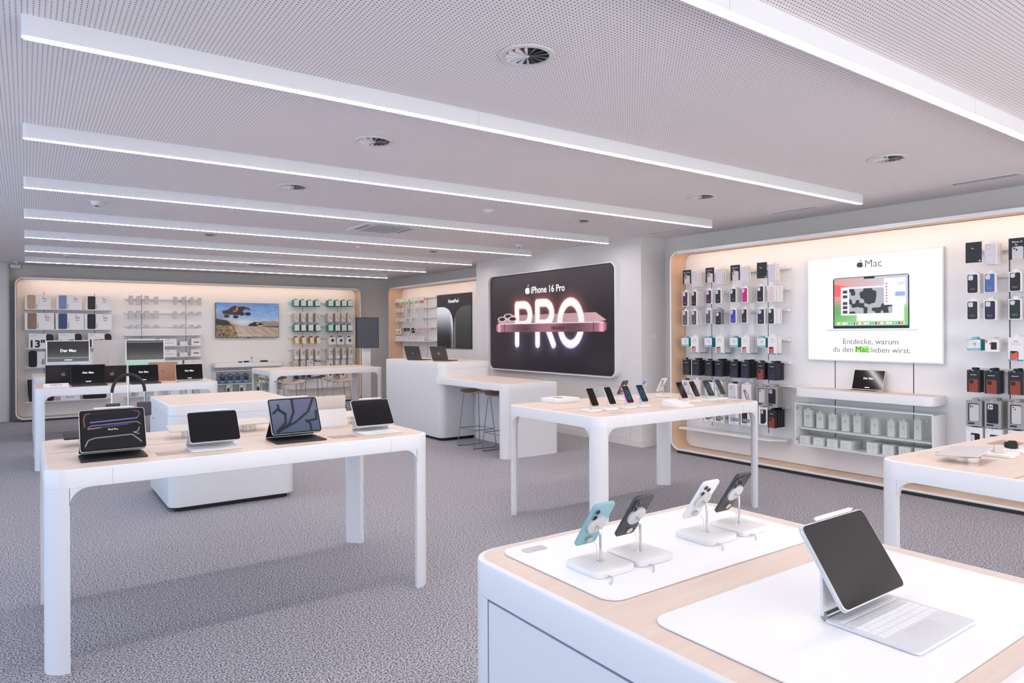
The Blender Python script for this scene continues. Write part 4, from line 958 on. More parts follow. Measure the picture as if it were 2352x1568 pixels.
# television, its counter and the blue boxes
def tvpic(u, v):
    x, y = u*1.77, v
    sky = [0.35+.42*(1-v)*1.1, .5+.36*(1-v), .72+.22*(1-v)]
    n = vnoise(u*9, v*14, 3)*.5 + vnoise(u*22, v*30, 4)*.5
    c = [s + (n-.5)*.12 for s in sky]
    hill = .52 + .05*np.sin(u*7) + .03*vnoise(u*30, v*0, 5) - .1*(u > .3)*(u-.3)
    c = mixc(c, hexc('a7a2b4'), (v < hill)*.9)
    c = mixc(c, hexc('c9c6cc'), ss(.25, .0, np.hypot((u-.42)*1.2, (v-.45)*2.0))*.9)
    right = (v < .43+.05*vnoise(u*20, v*0, 6)+.04*(u-.7)) & (u > .66)
    c = mixc(c, hexc('8f6f55'), right*(.6+.4*n)); c = mixc(c, hexc('2c2018'), ((v < .33) & (v > .25+(u-.7)*-.2) & (u > .74))*.8)
    road = v < .34 - .10*np.abs(u-.45)
    st = vnoise(u*60/(1.2-v), v*5, 7)
    dirt = hexc('b29a8c'); c = [a*(1-road) + road*(d_*(.75+.35*st)) for a, d_ in zip(c, dirt)]
    ban = inpoly(u, v, [(0, .5), (.1, .5), (.18, .5), (.37, .33), (.3, .32), (0, .05), (0, .3)])
    c = mixc(c, hexc('a57f5a'), ban*(.6+.4*st)); c = mixc(c, hexc('0a0706'), inpoly(u, v, [(0, .56), (.05, .53), (.16, .5), (.22, .43), (.2, .42), (.24, .37), (.29, .33), (.1, .33), (0, .37)])*.97)
    lo = inpoly(u, v, [(0, .36), (.28, .34), (.35, .0), (0, 0)]); c = [a*(1-lo) + lo*d_*(.35+.8*vnoise(u*50, v*50, 8)) for a, d_ in zip(c, hexc('a08058'))]
    smoke = ss(.16, 0, np.hypot((u-.06)*1.0, v-.6)); c = mixc(c, hexc('77706c'), smoke*.7)
    body = inpoly(u, v, [(.09, .76), (.19, .81), (.23, .88), (.29, .93), (.36, .9), (.44, .915), (.52, .88), (.535, .8), (.45, .83), (.42, .77), (.40, .68), (.33, .65), (.24, .66), (.11, .68)])
    c = mixc(c, hexc('221018'), body*1.0)
    c = mixc(c, hexc('6e1c28'), inpoly(u, v, [(.25, .84), (.33, .87), (.33, .72), (.26, .7)])*.8); c = mixc(c, hexc('b87a28'), inpoly(u, v, [(.315, .9), (.345, .9), (.34, .78), (.31, .8)])*.9)
    c = mixc(c, hexc('8a3040'), inpoly(u, v, [(.44, .91), (.52, .88), (.53, .84), (.45, .85)])*.8); c = mixc(c, hexc('d8c0c0'), inpoly(u, v, [(.27, .76), (.33, .79), (.33, .775), (.27, .745)])*.8)
    for a, b_, rr in ((.165, .62, .05), (.305, .6, .05), (.40, .69, .055), (.5, .69, .055)):
        c = mixc(c, hexc('08080a'), ss(rr, rr*.9, np.hypot((u-a)*1.77*.62, v-b_)))
    car = inpoly(u, v, [(.5, .36), (.55, .41), (.6, .46), (.7, .42), (.74, .38), (.74, .33), (.52, .32)]); c = mixc(c, hexc('14141c'), car*.95)
    for a in (.56, .7): c = mixc(c, hexc('0c0c10'), ss(.045, .04, np.hypot((u-a)*1.3, v-.375)))
    c = mixc(c, hexc('e0a030'), inpoly(u, v, [(.63, .41), (.67, .42), (.675, .385), (.64, .38)])*.95); c = mixc(c, hexc('e8e6ee'), inpoly(u, v, [(.66, .35), (.74, .35), (.73, .325), (.66, .33)])*.8)
    c = mixc(c, hexc('e8e6ee'), inpoly(u, v, [(.55, .44), (.58, .46), (.58, .43), (.55, .42)])*.8)
    for k in range(3): c = mixc(c, hexc('4a6a94'), ss(.004, .0, seg(u, v, .6+.05*k, .74-.06*k, 1., .93-.1*k))*.6)
    c = mixc(c, hexc('14183c'), ((u > .05) & (u < .125) & (v > .05) & (v < .12))*1.)
    return c
tv = empty('television', place('F', 3.252, .235, 1.417)[0]); tag(tv, 'wall television showing a jumping off road truck', 'television')
MB().slab_y(0, 1.245, 0, .704, -.035, 0, .004, BLACK, bev=.002).box(.59, .68, -.03, -.01, -.008, .001, BLACK).box(.5, .75, 0, .03, .25, .45, DGREY).build('casing', tv)
painting('screen', 1.233, .69, 300, 170, tvpic, 0, tv, .95, (1.245/2, -.0356, .008))
MB().text('DRIVERS DEMONSTRATE A COMPOSITE STUNT - DO NOT ATTEMPT AT HOME', .64, .052, .52, -.0362, GLOW).text('ORF', .108, .06, .05, -.0362, mat('screen_pink', 'f070b0', emit=1.0), .03).build('caption', tv, smooth=0)
media('F', 3.18, 1.35, 'white wall counter with oak top below the television', .912, .825)
cabF, shz = cabinet('F', 3.19, 1.34, .315, .76, 'glass fronted cabinet with blue boxes below the television')
def blueart(q, w, h):
    q.patch(w*.12, w*.95, h*.32, h*.96, -.0008, INK); q.patch(w*.1, w, h*.24, h*.28, -.0008, PAPER); q.text('PHILIPS', w*.55, h*.12, w*.6, -.0014, PAPER, .03); q.patch(w*.1, w*.95, h*.04, h*.2, -.0008, NIGHT)
    q.text('CAMERA', w*.53, h*.88, w*.6, -.0014, PAPER, .02)
    for a in (.36, .68): q.disc(w*a, h*.62, w*.09, -.0014, DGREY, 10); q.disc(w*a, h*.76, w*.05, -.0014, mat('gold_print', 'c0a070'), 8)
for i, (x, z, w, h) in enumerate(((3.283, .503, .114, .175), (3.433, .499, .116, .18), (3.578, .496, .117, .181), (3.735, .496, .115, .178))):
    o = plainbox('boxed_camera', 'F', x, .06, shz+.004, w, .06, h, BLUEC, 'blue box with black window, %s from left in the far cabinet' % ORD[i], 'box', None, 'blue boxes in the far glass cabinet', blueart)
    MB().prism_y([(w*.3, h), (w*.7, h), (w*.66, h+.02), (w*.34, h+.02)], .03, .034, BLACK).build('hang_tab', o, smooth=0)
plainbox('boxed_tracker', 'F', 3.942, .08, shz+.004, .065, .05, .18, PAPER, 'narrow white box with teal foot in the far cabinet', 'box', art=lambda q, w, h: q.patch(0, w, 0, h*.12, -.0008, TEALM))
plainbox('boxed_gimbal', 'F', 4.056, .08, shz+.004, .111, .05, .142, PAPER, 'white box with red and black print in the far cabinet', 'box', art=lambda q, w, h: (q.patch(w*.15, w*.45, h*.3, h*.75, -.0008, DGREY, .01), q.disc(w*.7, h*.5, w*.2, -.0008, REDP)))
plainbox('boxed_drone', 'F', 4.31, .08, shz+.004, .19, .05, .139, PAPER, 'white box with orange drone print in the far cabinet', 'box', art=lambda q, w, h: (q.quad([(w*.5, -.0008, h*.9), (w*.85, -.0008, h*.9), (w*.78, -.0008, h*.65), (w*.55, -.0008, h*.7)], ORANGE), q.tube([(w*.2, -.001, h*.4), (w*.5, -.001, h*.55), (w*.45, -.001, h*.25)], .006, DGREY, 5)))
for i, x in enumerate((3.418, 3.673, 3.996, 4.25)):
    plainbox('boxed_media_player', 'F', x, .06, .3275, .113, .06, .14, PAPER, 'white box with black remote print, %s from left at cabinet bottom' % ORD[i], 'box', None, 'media player boxes in the far glass cabinet',
             lambda q, w, h: (q.patch(w*.08, w*.55, .002, h*.6, -.0008, DGREY, (0, 0, .01, .01)), q.patch(w*.62, w*.85, .002, h*.7, -.0008, LGREY), q.disc(w*.74, h*.75, w*.12, -.0014, DGREY)))
o = plainbox('game_controller', 'F', 4.09, .08, .9125, .15, .05, .03, BLACK, 'black game controller on the far wall counter', 'game controller', r=.014)
MB().cyl((.02, .03, -.0), .022, .03, BLACK, 14).cyl((.13, .03, -.0), .022, .03, BLACK, 14).cyl((.05, .03, .028), .008, .016, DGREY, 10).cyl((.1, .03, .028), .008, .016, DGREY, 10).build('grip', o)
plainbox('headset', 'F', 3.662, .09, .9125, .071, .05, .022, BLACK, 'small dark gadget on the far wall counter', 'gadget', r=.008)
plainbox('remote_control', 'F', 3.765, .09, .9125, .101, .04, .03, BLACK, 'flat black gadget beside the remote on far counter', 'gadget', r=.006)
plainbox('price_card', 'F', 3.43, .1, .9125, .16, .1, .006, PAPER, 'white card lying on the far wall counter', 'price card')
o = plainbox('remote_stand', 'F', 3.905, .1, .9125, .03, .012, .11, ALU, 'slim silver remote standing upright on the far counter', 'remote', r=.006)
MB().disc(.015, .088, .012, -.001, INK).build('touch_pad', o, smooth=0)
for i, (x, z, w, h, c_, lab) in enumerate(((4.78, .471, .109, .166, BLUEC, 'blue box with round black print beneath accessory wall'), (4.938, .473, .087, .162, BLUEC, 'blue box with plug print, second beneath accessory wall'), (5.066, .523, .084, .107, BLUEC, 'small blue box, third beneath accessory wall'), (5.215, .5, .093, .14, PAPER, 'white box with red dot beneath accessory wall'),
        (5.531, .523, .1, .121, PAPER, 'white and blue pack with black adapter beneath accessory wall'), (5.682, .524, .105, .102, mat('teal_grey_card', '7f97a8'), 'grey blue pack with black gadget, low on the wall'), (5.796, .499, .102, .135, ORNG, 'orange topped white pack beneath accessory wall'), (6.0, .466, .06, .1, PAPER, 'small white card with blue dot, lowest right'))):
    def art(q, w, h, i=i, c_=c_):
        if c_ is BLUEC: blueart(q, w, h)
        elif i == 3: q.disc(w*.2, h*.75, w*.12, -.0008, REDP); q.quad([(w*.2, -.0008, h*.4), (w*.3, -.0008, h*.35), (w*.5, -.0008, h*.55), (w*.4, -.0008, h*.6)], INK)
        elif i in (4, 5): q.patch(w*.3, w*.7, h*.4, h*.75, -.0008, INK, .01)
        elif i == 6: q.patch(0, w, 0, h*.6, -.0008, PAPER); q.patch(w*.55, w*.8, h*.45, h*.9, -.0014, INK)
        elif i == 7: q.disc(w*.6, h*.4, w*.2, -.0008, BLUEC)
    plainbox('boxed_accessory', 'F', x, .1, z, w, .06, h, c_, lab, 'box', art=art)
rail('F', 4.70, 6.05, .66, HOOKY, [4.83, 4.98, 5.1, 5.26, 5.58, 5.73, 5.84], 'Lowest white rail beneath the accessory wall, behind the stools')
# ------------------------------------------------------------------ small niche: gift cards and little boxes
kk = ['gift card', 'small white box', 'slim white box', 'pack', 'white pack']
zr = [2.17+.085, 2.045, 1.83, 1.625, None]
for ri, row in enumerate(WALL2):
    hooks = []
    for i, (x, z, w, h) in enumerate(row):
        loc, rz = place('N', x+.02, .15, z if ri < 4 else 1.331); y = -.0008
        base = PAPER; m = MB()
        if ri == 0:
            m.box(0, w*.9, 0, .004, 0, h, base)
            cs = [['6f8fe0', 'c070d0'], ['f0903c', 'f0d050'], ['9ad060', '50c0c0'], ['e0b080', '70c890'], ['60c0b0', '9ad8a0'], ['d8e060', '50b8b8'], ['a0d8c0', '4fb4a0'], ['e060b0', 'f07030']][i]
            m.patch(0, w*.9, 0, h*.42, y, mat('gift_'+cs[0], cs[0])); m.disc(w*.6, h*.25, w*.2, 2*y, mat('gift_'+cs[1], cs[1]), 12)
        elif ri == 3:
            base = [PAPER, PAPER, DGREY, DGREY, PAPER, NIGHT, PAPER, PAPER, BEIGE, mat('rose_card', 'e6c4cc'), mat('rose_card', 'e6c4cc'), mat('rose_card', 'e6c4cc'), mat('rose_card', 'e6c4cc')][i]
            m.box(0, w*.92, 0, .02, 0, h, base)
            if i < 2: m.patch(0, w*.92, h*.82, h, y, GREENP); m.patch(w*.35, w*.6, h*.2, h*.5, y, CORAL if i == 0 else INK, .006)
            elif i in (4, 6, 7): m.patch(w*.3, w*.6, h*.2, h*.7, y, INK)
            elif i > 8: m.disc(w*.45, h*.5, w*.18, y, mat('rose_print', 'c890a0'))
            else: m.patch(w*.2, w*.7, h*.3, h*.7, y, GREY)
        else:
            m.box(0, w*.9, 0, .018, 0, h, base)
            if ri == 4: m.quad([(w*.5, y, h*.35), (w*.6, y, h*.3), (w*(.75-.02*i), y, h*.65), (w*(.65-.02*i), y, h*.7)], LGREY if i < 4 else INK)
            else: m.patch(w*.2, w*.7, h*.15, h*.85, y, LGREY)
        o = m.build('gift_card' if ri == 0 else 'boxed_accessory', None, loc, (0, 0, rz+.04), smooth=0)
        tag(o, ('colourful gift card' if ri == 0 else kk[ri]) + ', %s from left in %s row behind the counter' % (ORD[i], ORD[ri]), 'gift card' if ri == 0 else 'accessory box', 'small packs in %s row behind counter' % ORD[ri])
        hooks.append(max(x+w*.45, .13))
    if ri < 4: rail('N', .1, 1.6, zr[ri]-.02 if ri == 0 else zr[ri]-.02, .29, hooks, '%s white rail from top behind the counter' % ORD[ri].capitalize(), yf=.12)
loc, rz = place('N', -.02+.03, .12, 1.31)
tag(MB().box(0, 1.62, 0, .21, 0, .02, WHITE).build('wall_shelf', None, loc, (0, 0, rz), smooth=0), 'white shelf of small packs in the niche behind the counter', 'shelf', 'white wall shelves')
# ------------------------------------------------------------------ adverts and screens
def apple(m, cx, cz, s, y, mt):
    pts = []
    for k in range(40):
        a = 2*PI*k/40; r = 1 + .10*math.cos(2*a) - .16*math.exp(-((a-PI/2)/.35)**2) - .08*math.exp(-((a-3*PI/2)/.3)**2)
        x = .42*r*math.cos(a); z = .44*r*math.sin(a)
        d = math.hypot(x-.52, z-.08)
        if d < .22: x = .52 - (.22)*(.52-x)/max(d, .01)
        pts.append((cx+x*s, y, cz+(z-.05)*s))
    m.quad(pts, mt); m.quad([(cx+.0*s, y, cz+.46*s), (cx+.06*s, y, cz+.42*s), (cx+.2*s, y, cz+.55*s), (cx+.2*s, y, cz+.68*s), (cx+.06*s, y, cz+.62*s)], mt)
def propic(u, v):
    X = u*2.0; n = .12 + .05*v
    c = [np.full_like(u, .145)+.03*v, np.full_like(u, .12)+.02*v, np.full_like(u, .155)+.02*v]
    def stroke(*segs): return np.minimum.reduce([seg(X, v, a*2, b, c_*2, d) for a, b, c_, d in segs])
    arc = lambda cx, cy, rx, ry, a0, a1, n_=14: [(cx+rx*math.cos(a0+(a1-a0)*k/n_), cy+ry*math.sin(a0+(a1-a0)*k/n_), cx+rx*math.cos(a0+(a1-a0)*(k+1)/n_), cy+ry*math.sin(a0+(a1-a0)*(k+1)/n_)) for k in range(n_)]
    P = stroke((.247, .27, .247, .68), (.247, .68, .31, .68), (.247, .47, .31, .47), *arc(.31, .575, .055, .105, -PI/2, PI/2))
    Rr = stroke((.429, .27, .429, .69), (.429, .69, .49, .69), (.429, .48, .49, .48), *arc(.49, .585, .058, .105, -PI/2, PI/2), (.50, .48, .56, .27))
    O = stroke(*arc(.693, .48, .082, .205, 0, 2*PI, 28))
    d = np.minimum(np.minimum(P, Rr), O)
    up = ss(.35, .6, v)
    gl = np.exp(-np.maximum(d-.035, 0)/.05)
    c = mixc(c, hexc('c8645c'), gl*.75*up); c = mixc(c, hexc('8f7fc8'), gl*.5*(1-up))
    face = ss(.050, .032, d)
    c = mixc(c, hexc('fffafa'), face*ss(.0, .3, v))
    back = inpoly(u, v, [(.057, .497), (.13, .572), (.876, .574), (.948, .5), (.86, .48), (.13, .48)])
    pk = [a*(.75+.35*np.abs(u-.4)) for a in hexc('e4b6bc')]
    for i in range(3): c[i] = c[i]*(1-back) + back*np.clip(pk[i]*(1-.0*gl), 0, 1)
    c = mixc(c, hexc('fffafa'), back*face*.95)
    side = inpoly(u, v, [(.045, .47), (.06, .482), (.94, .482), (.95, .47), (.948, .415), (.93, .395), (.07, .393), (.047, .41)])
    sh = .55 + .35*np.cos((u-.9)*8)**2 + .5*ss(.03, 0, np.abs(u-.075)) + .5*ss(.03, 0, np.abs(u-.915))
    for i, a in enumerate(hexc('8a5c6a')): c[i] = c[i]*(1-side) + side*np.clip(a*sh*1.3, 0, 1)
    c = mixc(c, hexc('f4dfe4'), ss(.006, .002, np.abs(v-.483))*((u > .07) & (u < .93)))
    for a, b in ((.292, .36), (.54, .65)): c = mixc(c, hexc('5c2c38'), ss(.018, .014, seg(X, v, a*2+.02, .434, b*2-.02, .434))*.8)
    for a in (.129, .86): c = mixc(c, hexc('4c3440'), ss(.004, .002, np.abs(u-a))*side)
    for a, b in ((.105, .535), (.165, .565), (.205, .535)):
        q = np.hypot((u-a)*2/.085, (v-b)/.028); c = mixc(c, hexc('e8c8d0'), ss(1.15, .95, q)); c = mixc(c, hexc('2a1c24'), ss(.8, .6, q))
    return c
o = empty('advert_screen', (6.5, 9.735, .875), (0, 0, -PI/2)); tag(o, 'large black advert with glowing PRO letters and pink phone on the pillar', 'advert')
PW, PH = 3.09, 1.57
MB().loft([[(x, 0, z) for x, z in rrect(0, PW, 0, PH, .12, 8)], [(x, -.096, z) for x, z in rrect(0, PW, 0, PH, .12, 8)], [(x, -.1, z) for x, z in rrect(0, PW, 0, PH, .12, 8, .004)], [(x, -.1, z) for x, z in rrect(0, PW, 0, PH, .12, 8, .018)], [(x, -.06, z) for x, z in rrect(0, PW, 0, PH, .12, 8, .02)]], WHITE, False, False).build('frame', o)
MB().prism_y(rrect(.02, PW-.02, .02, PH-.02, .1, 8), -.06, -.055, mat('advert_dark', '1c171e', emit=1.0)).build('backing', o)
pp = painting('picture', PW-.12, PH-.06, 420, 230, propic, 0, o, 1.0, (PW/2, -.0605, .03))
m = MB(); apple(m, PW*.35, .875*0+PH*.815, .135, -.0612, GLOW); m.text('iPhone 16 Pro', PW*.513, PH*.815, PW*.265, -.0612, GLOW, .02, h=PH*.07).build('headline', o, smooth=0)

o = empty('light_box_poster', place('R', 1.709, .23, 1.19)[0], (0, 0, -PI/2)); tag(o, 'bright white lit poster showing an open laptop', 'poster')
w, h = 1.326, 1.068
MB().box(0, w, 0, .04, 0, h, ALU).box(.0, w, -.002, 0, 0, h, WHITE).build('frame', o, smooth=0)
MB().patch(.012, w-.012, .012, h-.012, -.0025, GLOW).build('lit_face', o, smooth=0)
def macpic(u, v):
    c = [1-.15*v, .55+.2*u+.1*v, .60+.35*u]
    g = v < .42; c = mixc(c, hexc('8fcf7c'), ss(.5, .3, v)); c = mixc(c, hexc('4f9a4c'), ss(.35, .0, np.hypot(u-.02, v-.3))*.6)
    c = mixc(c, hexc('fa5a5a'), ((v < .88-.3*u) & (v > .62-.1*u) & (u < .62))*.85); c = mixc(c, hexc('c4ccf4'), ss(.5, .9, u)*(v > .5)*.8)
    R_ = lambda a, b, x, y: (u > a) & (u < x) & (v > b) & (v < y)
    c = mixc(c, hexc('f8f8fa'), R_(.32, .09, .95, .42)*1.); c = mixc(c, hexc('f2f2f4'), R_(.10, .22, .80, .81)*1.)
    k = vnoise(u*18, v*12, 9) > .5; c = mixc(c, hexc('b8b8bc'), R_(.215, .25, .80, .77)*1.); c = mixc(c, hexc('18181a'), R_(.215, .25, .80, .77)*k*.9)
    for b in (.68, .58, .44, .35, .26): c = mixc(c, hexc('1a1a1c'), R_(.125, b, .19, b+.06)*.9)
    c = mixc(c, hexc('fbfbfe'), R_(.69, .41, .97, .95)*1.); c = mixc(c, hexc('9db4f0'), R_(.84, .58, .96, .67)*1.); c = mixc(c, hexc('dfe6fb'), R_(.86, .80, .96, .86)*1.)
    for i in range(7): c = mixc(c, hexc('d06070'), ss(.014, .01, np.hypot(u-.725, (v-.84+.06*i)*.63))*.8)
    c = mixc(c, hexc('e8f6dc'), R_(.04, .015, .96, .075)*.7)
    for i in range(24): c = mixc(c, hexc(['f0f2fa', '60a0f0', 'f8f8f8', 'f06060', '60c070', 'f0a040', '404850', 'd8e8f8'][(i*5) % 8]), R_(.05+.0375*i, .022, .076+.0375*i, .068)*.9)
    return c
m = MB(); m.patch(w*.215, w*.778, h*.309, h*.791, -.0032, NIGHT, (.006, .006, .025, .025))
m.build('laptop_picture', o, smooth=0)
painting('laptop_screen', w*.545, h*.45, 220, 150, macpic, 0, o, 1.0, (w*.497, -.0038, h*.335))
m = MB().patch(w*.455, w*.535, h*.768, h*.788, -.0044, NIGHT, .004)
apple(m, w*.426, h*.905, h*.066, -.0034, mat('poster_ink', '3c3c44')); PI_ = mat('poster_text', '4a4c5c')
m.text('Mac', w*.527, h*.907, w*.122, -.0034, PI_, -.008).text('Entdecke, warum', w*.497, h*.184, w*.406, -.0034, PI_, -.006)
m.patch(w*.385, w*.494, h*.086, h*.143, -.0032, mat('highlighter_green', 'a4f060', emit=1.0)).text('du den', w*.292, h*.112, w*.155, -.0034, PI_, -.006).text('Mac', w*.44, h*.114, w*.093, -.0036, PI_, -.004).text('lieben wirst.', w*.645, h*.112, w*.28, -.0034, PI_, -.006)
m.patch(w*.164, w*.833, h*.288, h*.300, -.0034, ALU); m.build('lettering', o, smooth=0)

def hpic(u, v):
    c = [np.full_like(u, .17), np.full_like(u, .15), np.full_like(u, .19)]
    a = (u < .16+.33*np.clip(1-((v)/.77)**6, 0, 1)**.5) & (v < .77); t = .92*ss(.1, .8, v)+.12+.5*ss(.38, .5, u)
    tex = .85+.3*((np.sin(u*220)*np.sin(v*180)) > 0)
    for i in range(3): c[i] = np.where(a, np.clip(t*tex*[.92, .9, .98][i], .08, 1), c[i])
    b = (u > .85-.33*np.clip(1-((v)/.77)**6, 0, 1)**.5) & (v < .77)
    for i in range(3): c[i] = np.where(b, np.clip((.16+.22*v+.3*ss(.58, .53, u))*tex, 0, 1), c[i])
    return c
o = empty('speaker_poster', place('N', 1.645, .305, 1.185)[0], (0, 0, -PI/2)); tag(o, 'dark poster with white and black round speakers behind the counter', 'poster')
MB().box(0, 1.32, 0, .03, 0, 1.075, DGREY).build('frame', o, smooth=0)
painting('picture', 1.31, 1.065, 200, 160, hpic, 0, o, .9, (.66, -.002, .005)); MB().text('HomePod', .66, .935, .4, -.003, GLOW, .02).build('lettering', o, smooth=0)

o = empty('standing_display', (5.43, 12.56, 0)); tag(o, 'dark portrait screen on a white floor stand beside the far table', 'display')
MB().slab(-.25, .25, -.2, .2, 0, .015, .03, WHITE).build('base', o); MB().slab(-.085, .085, .0, .06, .015, 1.3, .01, WHITE).build('pole', o)
MB().slab_y(-.23, .23, 1.21, 1.80, -.05, 0, .004, BLACK).build('screen_housing', o)
MB().patch(-.22, .22, 1.22, 1.79, -.0505, mat('dim_screen', '3c3e4a', emit=1.0)).text('opening hours', 0, 1.63, .2, -.051, mat('dim_text', '6c4450', emit=1.0)).build('screen', o, smooth=0)

# ------------------------------------------------------------------ devices
HOLE = mat('screen_black', '060608', .08, spec=.5); KEYB = mat('black_keys', '1b1b1e', .6); KEYW = mat('white_keys', 'f2f2f4', .5); IPW = mat('white_folio', 'dcdcde', .6); IPB = mat('black_folio', '1d1d20', .6)
def ipadpro(u, v):
    X = u*1.35; c = [np.zeros_like(u)+.01]*3; c = [a.copy() for a in c]
    def ln(pts, col, wd=.012, k=1.):
        nonlocal c
        d = np.minimum.reduce([seg(X, v, pts[i][0]*1.35, pts[i][1], pts[i+1][0]*1.35, pts[i+1][1]) for i in range(len(pts)-1)])
        c = mixc(c, hexc(col), np.exp(-(d/wd)**2)*k)
    ln([(.05, .6), (.04, .8), (.07, .93), (.14, .95)], 'f09040', .012, .8); ln([(.14, .95), (.85, .97)], '606068', .006, .6); ln([(.85, .97), (.94, .93), (.95, .85), (.9, .77)], 'c060c0', .012, .9)
    ln([(.14, .71), (.9, .76)], '8c96ff', .016); ln([(.1, .57), (.15, .62), (.9, .66), (.95, .6)], '9a9aa6', .014); ln([(.12, .55), (.75, .61)], '7050d8', .011); ln([(.1, .54), (.3, .56)], 'e0e090', .01, .8)
    ln([(.05, .1), (.1, .25), (.2, .3), (.8, .33), (.9, .2), (.95, .12)], 'b4b0c8', .015); ln([(.93, .5), (.9, .4), (.83, .38), (.92, .33)], 'd0d0dc', .01)
    return c
def ipadair(u, v):
    X = u*1.33; b = .35+.2*v+.15*np.sin(u*3)
    c = [.30+.16*v, .35+.14*v, .46+.14*v]; c = [a+u*0 for a in c]
    c = mixc(c, hexc('6a688c'), ss(.0, .1, X-.45-.1*v)*ss(0, .15, v-(X-.4)*.8)*.8)
    for pts in ([(.1, .05), (.35, .25), (.48, .6), (.48, 1.)], [(.1, .05), (.5, .3), (.8, .6), (.95, 1.)], [(.08, .05), (.28, .3), (.3, .55), (.15, .72), (.05, .6)], [(.17, .85), (.18, .7), (.3, .57)], [(.75, .3), (.95, .34), (.97, .6)], [(.72, .32), (.8, .22), (.8, .03)]):
        d = np.minimum.reduce([seg(X, v, pts[i][0]*1.33, pts[i][1], pts[i+1][0]*1.33, pts[i+1][1]) for i in range(len(pts)-1)])
        c = mixc(c, hexc('0c0e18'), np.exp(-(d/.03)**2)*.9)
    return c
def tablet(x, y, zt, w, L_, ang, kb_y0, kb_y1, dark, pic, label, dx=.0, txt=None):
    r = empty('tablet_with_keyboard', (x, kb_y0, zt)); tag(r, label, 'tablet', 'tablets on keyboard folios')
    KM, KB = (IPB, KEYB) if dark else (IPW, KEYW); D_ = kb_y1-kb_y0
    kb = MB().slab(0, w, 0, D_, 0, .006, .012, KM, bev=.002).build('keyboard_base', r)
    k = MB()
    for row in range(6):
        n = 13 if row else 14
        y1 = D_*.86-row*D_*.082; 
        for c_ in range(n):
            if row == 5 and 4 <= c_ <= 8:
                if c_ == 4: k.box(.012+(w-.024)*4/n, .012+(w-.024)*9/n-.0015, y1-D_*.07, y1, .006, .0068, KB)
                continue
            k.box(.012+(w-.024)*c_/n, .012+(w-.024)*(c_+1)/n-.0015, y1-D_*(.07 if row else .045), y1, .006, .0068, KB)
    k.build('keys', kb, smooth=0)
    MB().slab(w*.3, w*.7, D_*.04, D_*.34, .0055, .0063, .004, KM, bev=.0003).build('trackpad', kb)
    MB().cyl((.01, D_+.004, .009), .0085, w-.02, STEEL, 14, axis='x').build('hinge', r)
    a = math.radians(ang); h0 = zt
    s = MB(); y0 = y-kb_y0
    tb = MB().slab_y(0, w, 0, L_, 0, .007, .014, ALU, bev=.001)
    tb.slab_y(.001, w-.001, -.001, L_+.001, .0072, .011, .014, KM, bev=.001)
    to = tb.build('tablet', r, (0, y0, 0.0), (-a, 0, 0)); to.location.z = ZI - zt
    MB().patch(.0025, w-.0025, .0025, L_-.0025, -.0004, HOLE, .012).build('glass_front', to, smooth=0)
    if pic: painting('display', w-.018, L_-.018, 180, 135, pic, 0, to, .9, (w/2, -.0009, .009))
    if txt: MB().text(txt, w/2, L_*.5, w*.15, -.0014, GLOW).build('lettering', to, smooth=0)
    mid = (y0+math.sin(a)*L_*.42+.012, ZI-zt+math.cos(a)*L_*.42-.004)
    MB().prism_x([(D_+.004, .010), (D_+.009, .010), (mid[0]+.004, mid[1]), (mid[0]-.002, mid[1])], .004, w-.004, KM).build('stand_flap', r, smooth=0)
    MB().tube([(w*.22, y0+math.sin(a)*L_+.0, ZI-zt+math.cos(a)*L_+.0055), (w*.24, y0+math.sin(a)*L_, ZI-zt+math.cos(a)*L_+.0055), (w*.78, y0+math.sin(a)*L_, ZI-zt+math.cos(a)*L_+.0055), (w*.84, y0+math.sin(a)*L_, ZI-zt+math.cos(a)*L_+.0055)], [.003, .0045, .0045, .001], PAPER, 10).build('stylus', r)
ZI = .94
tablet(.205, 3.816, .9, .2816, .2155, 28, 3.765, 3.985, True, ipadpro, 'black tablet showing glowing curved lines, leftmost on the front left table', txt='iPad Pro')
tablet(.68, 3.80, .9, .2486, .1785, 34, 3.745, 3.935, False, None, 'tablet with blank black screen and pale grey keyboard, second from the left')
tablet(1.10, 3.828, .9, .2806, .215, 28, 3.745, 3.965, True, ipadair, 'tablet with a blue petal wallpaper and black keyboard, third from left')
tablet(1.605, 3.87, .9, .2476, .1785, 34, 3.752, 3.945, False, None, 'rightmost tablet on the front left table, white keyboard and pencil on top')
tablet(1.325, .728, .905, .2476, .1785, 33, .59, .775, False, None, 'large looking tablet with white keyboard on the near island mat')

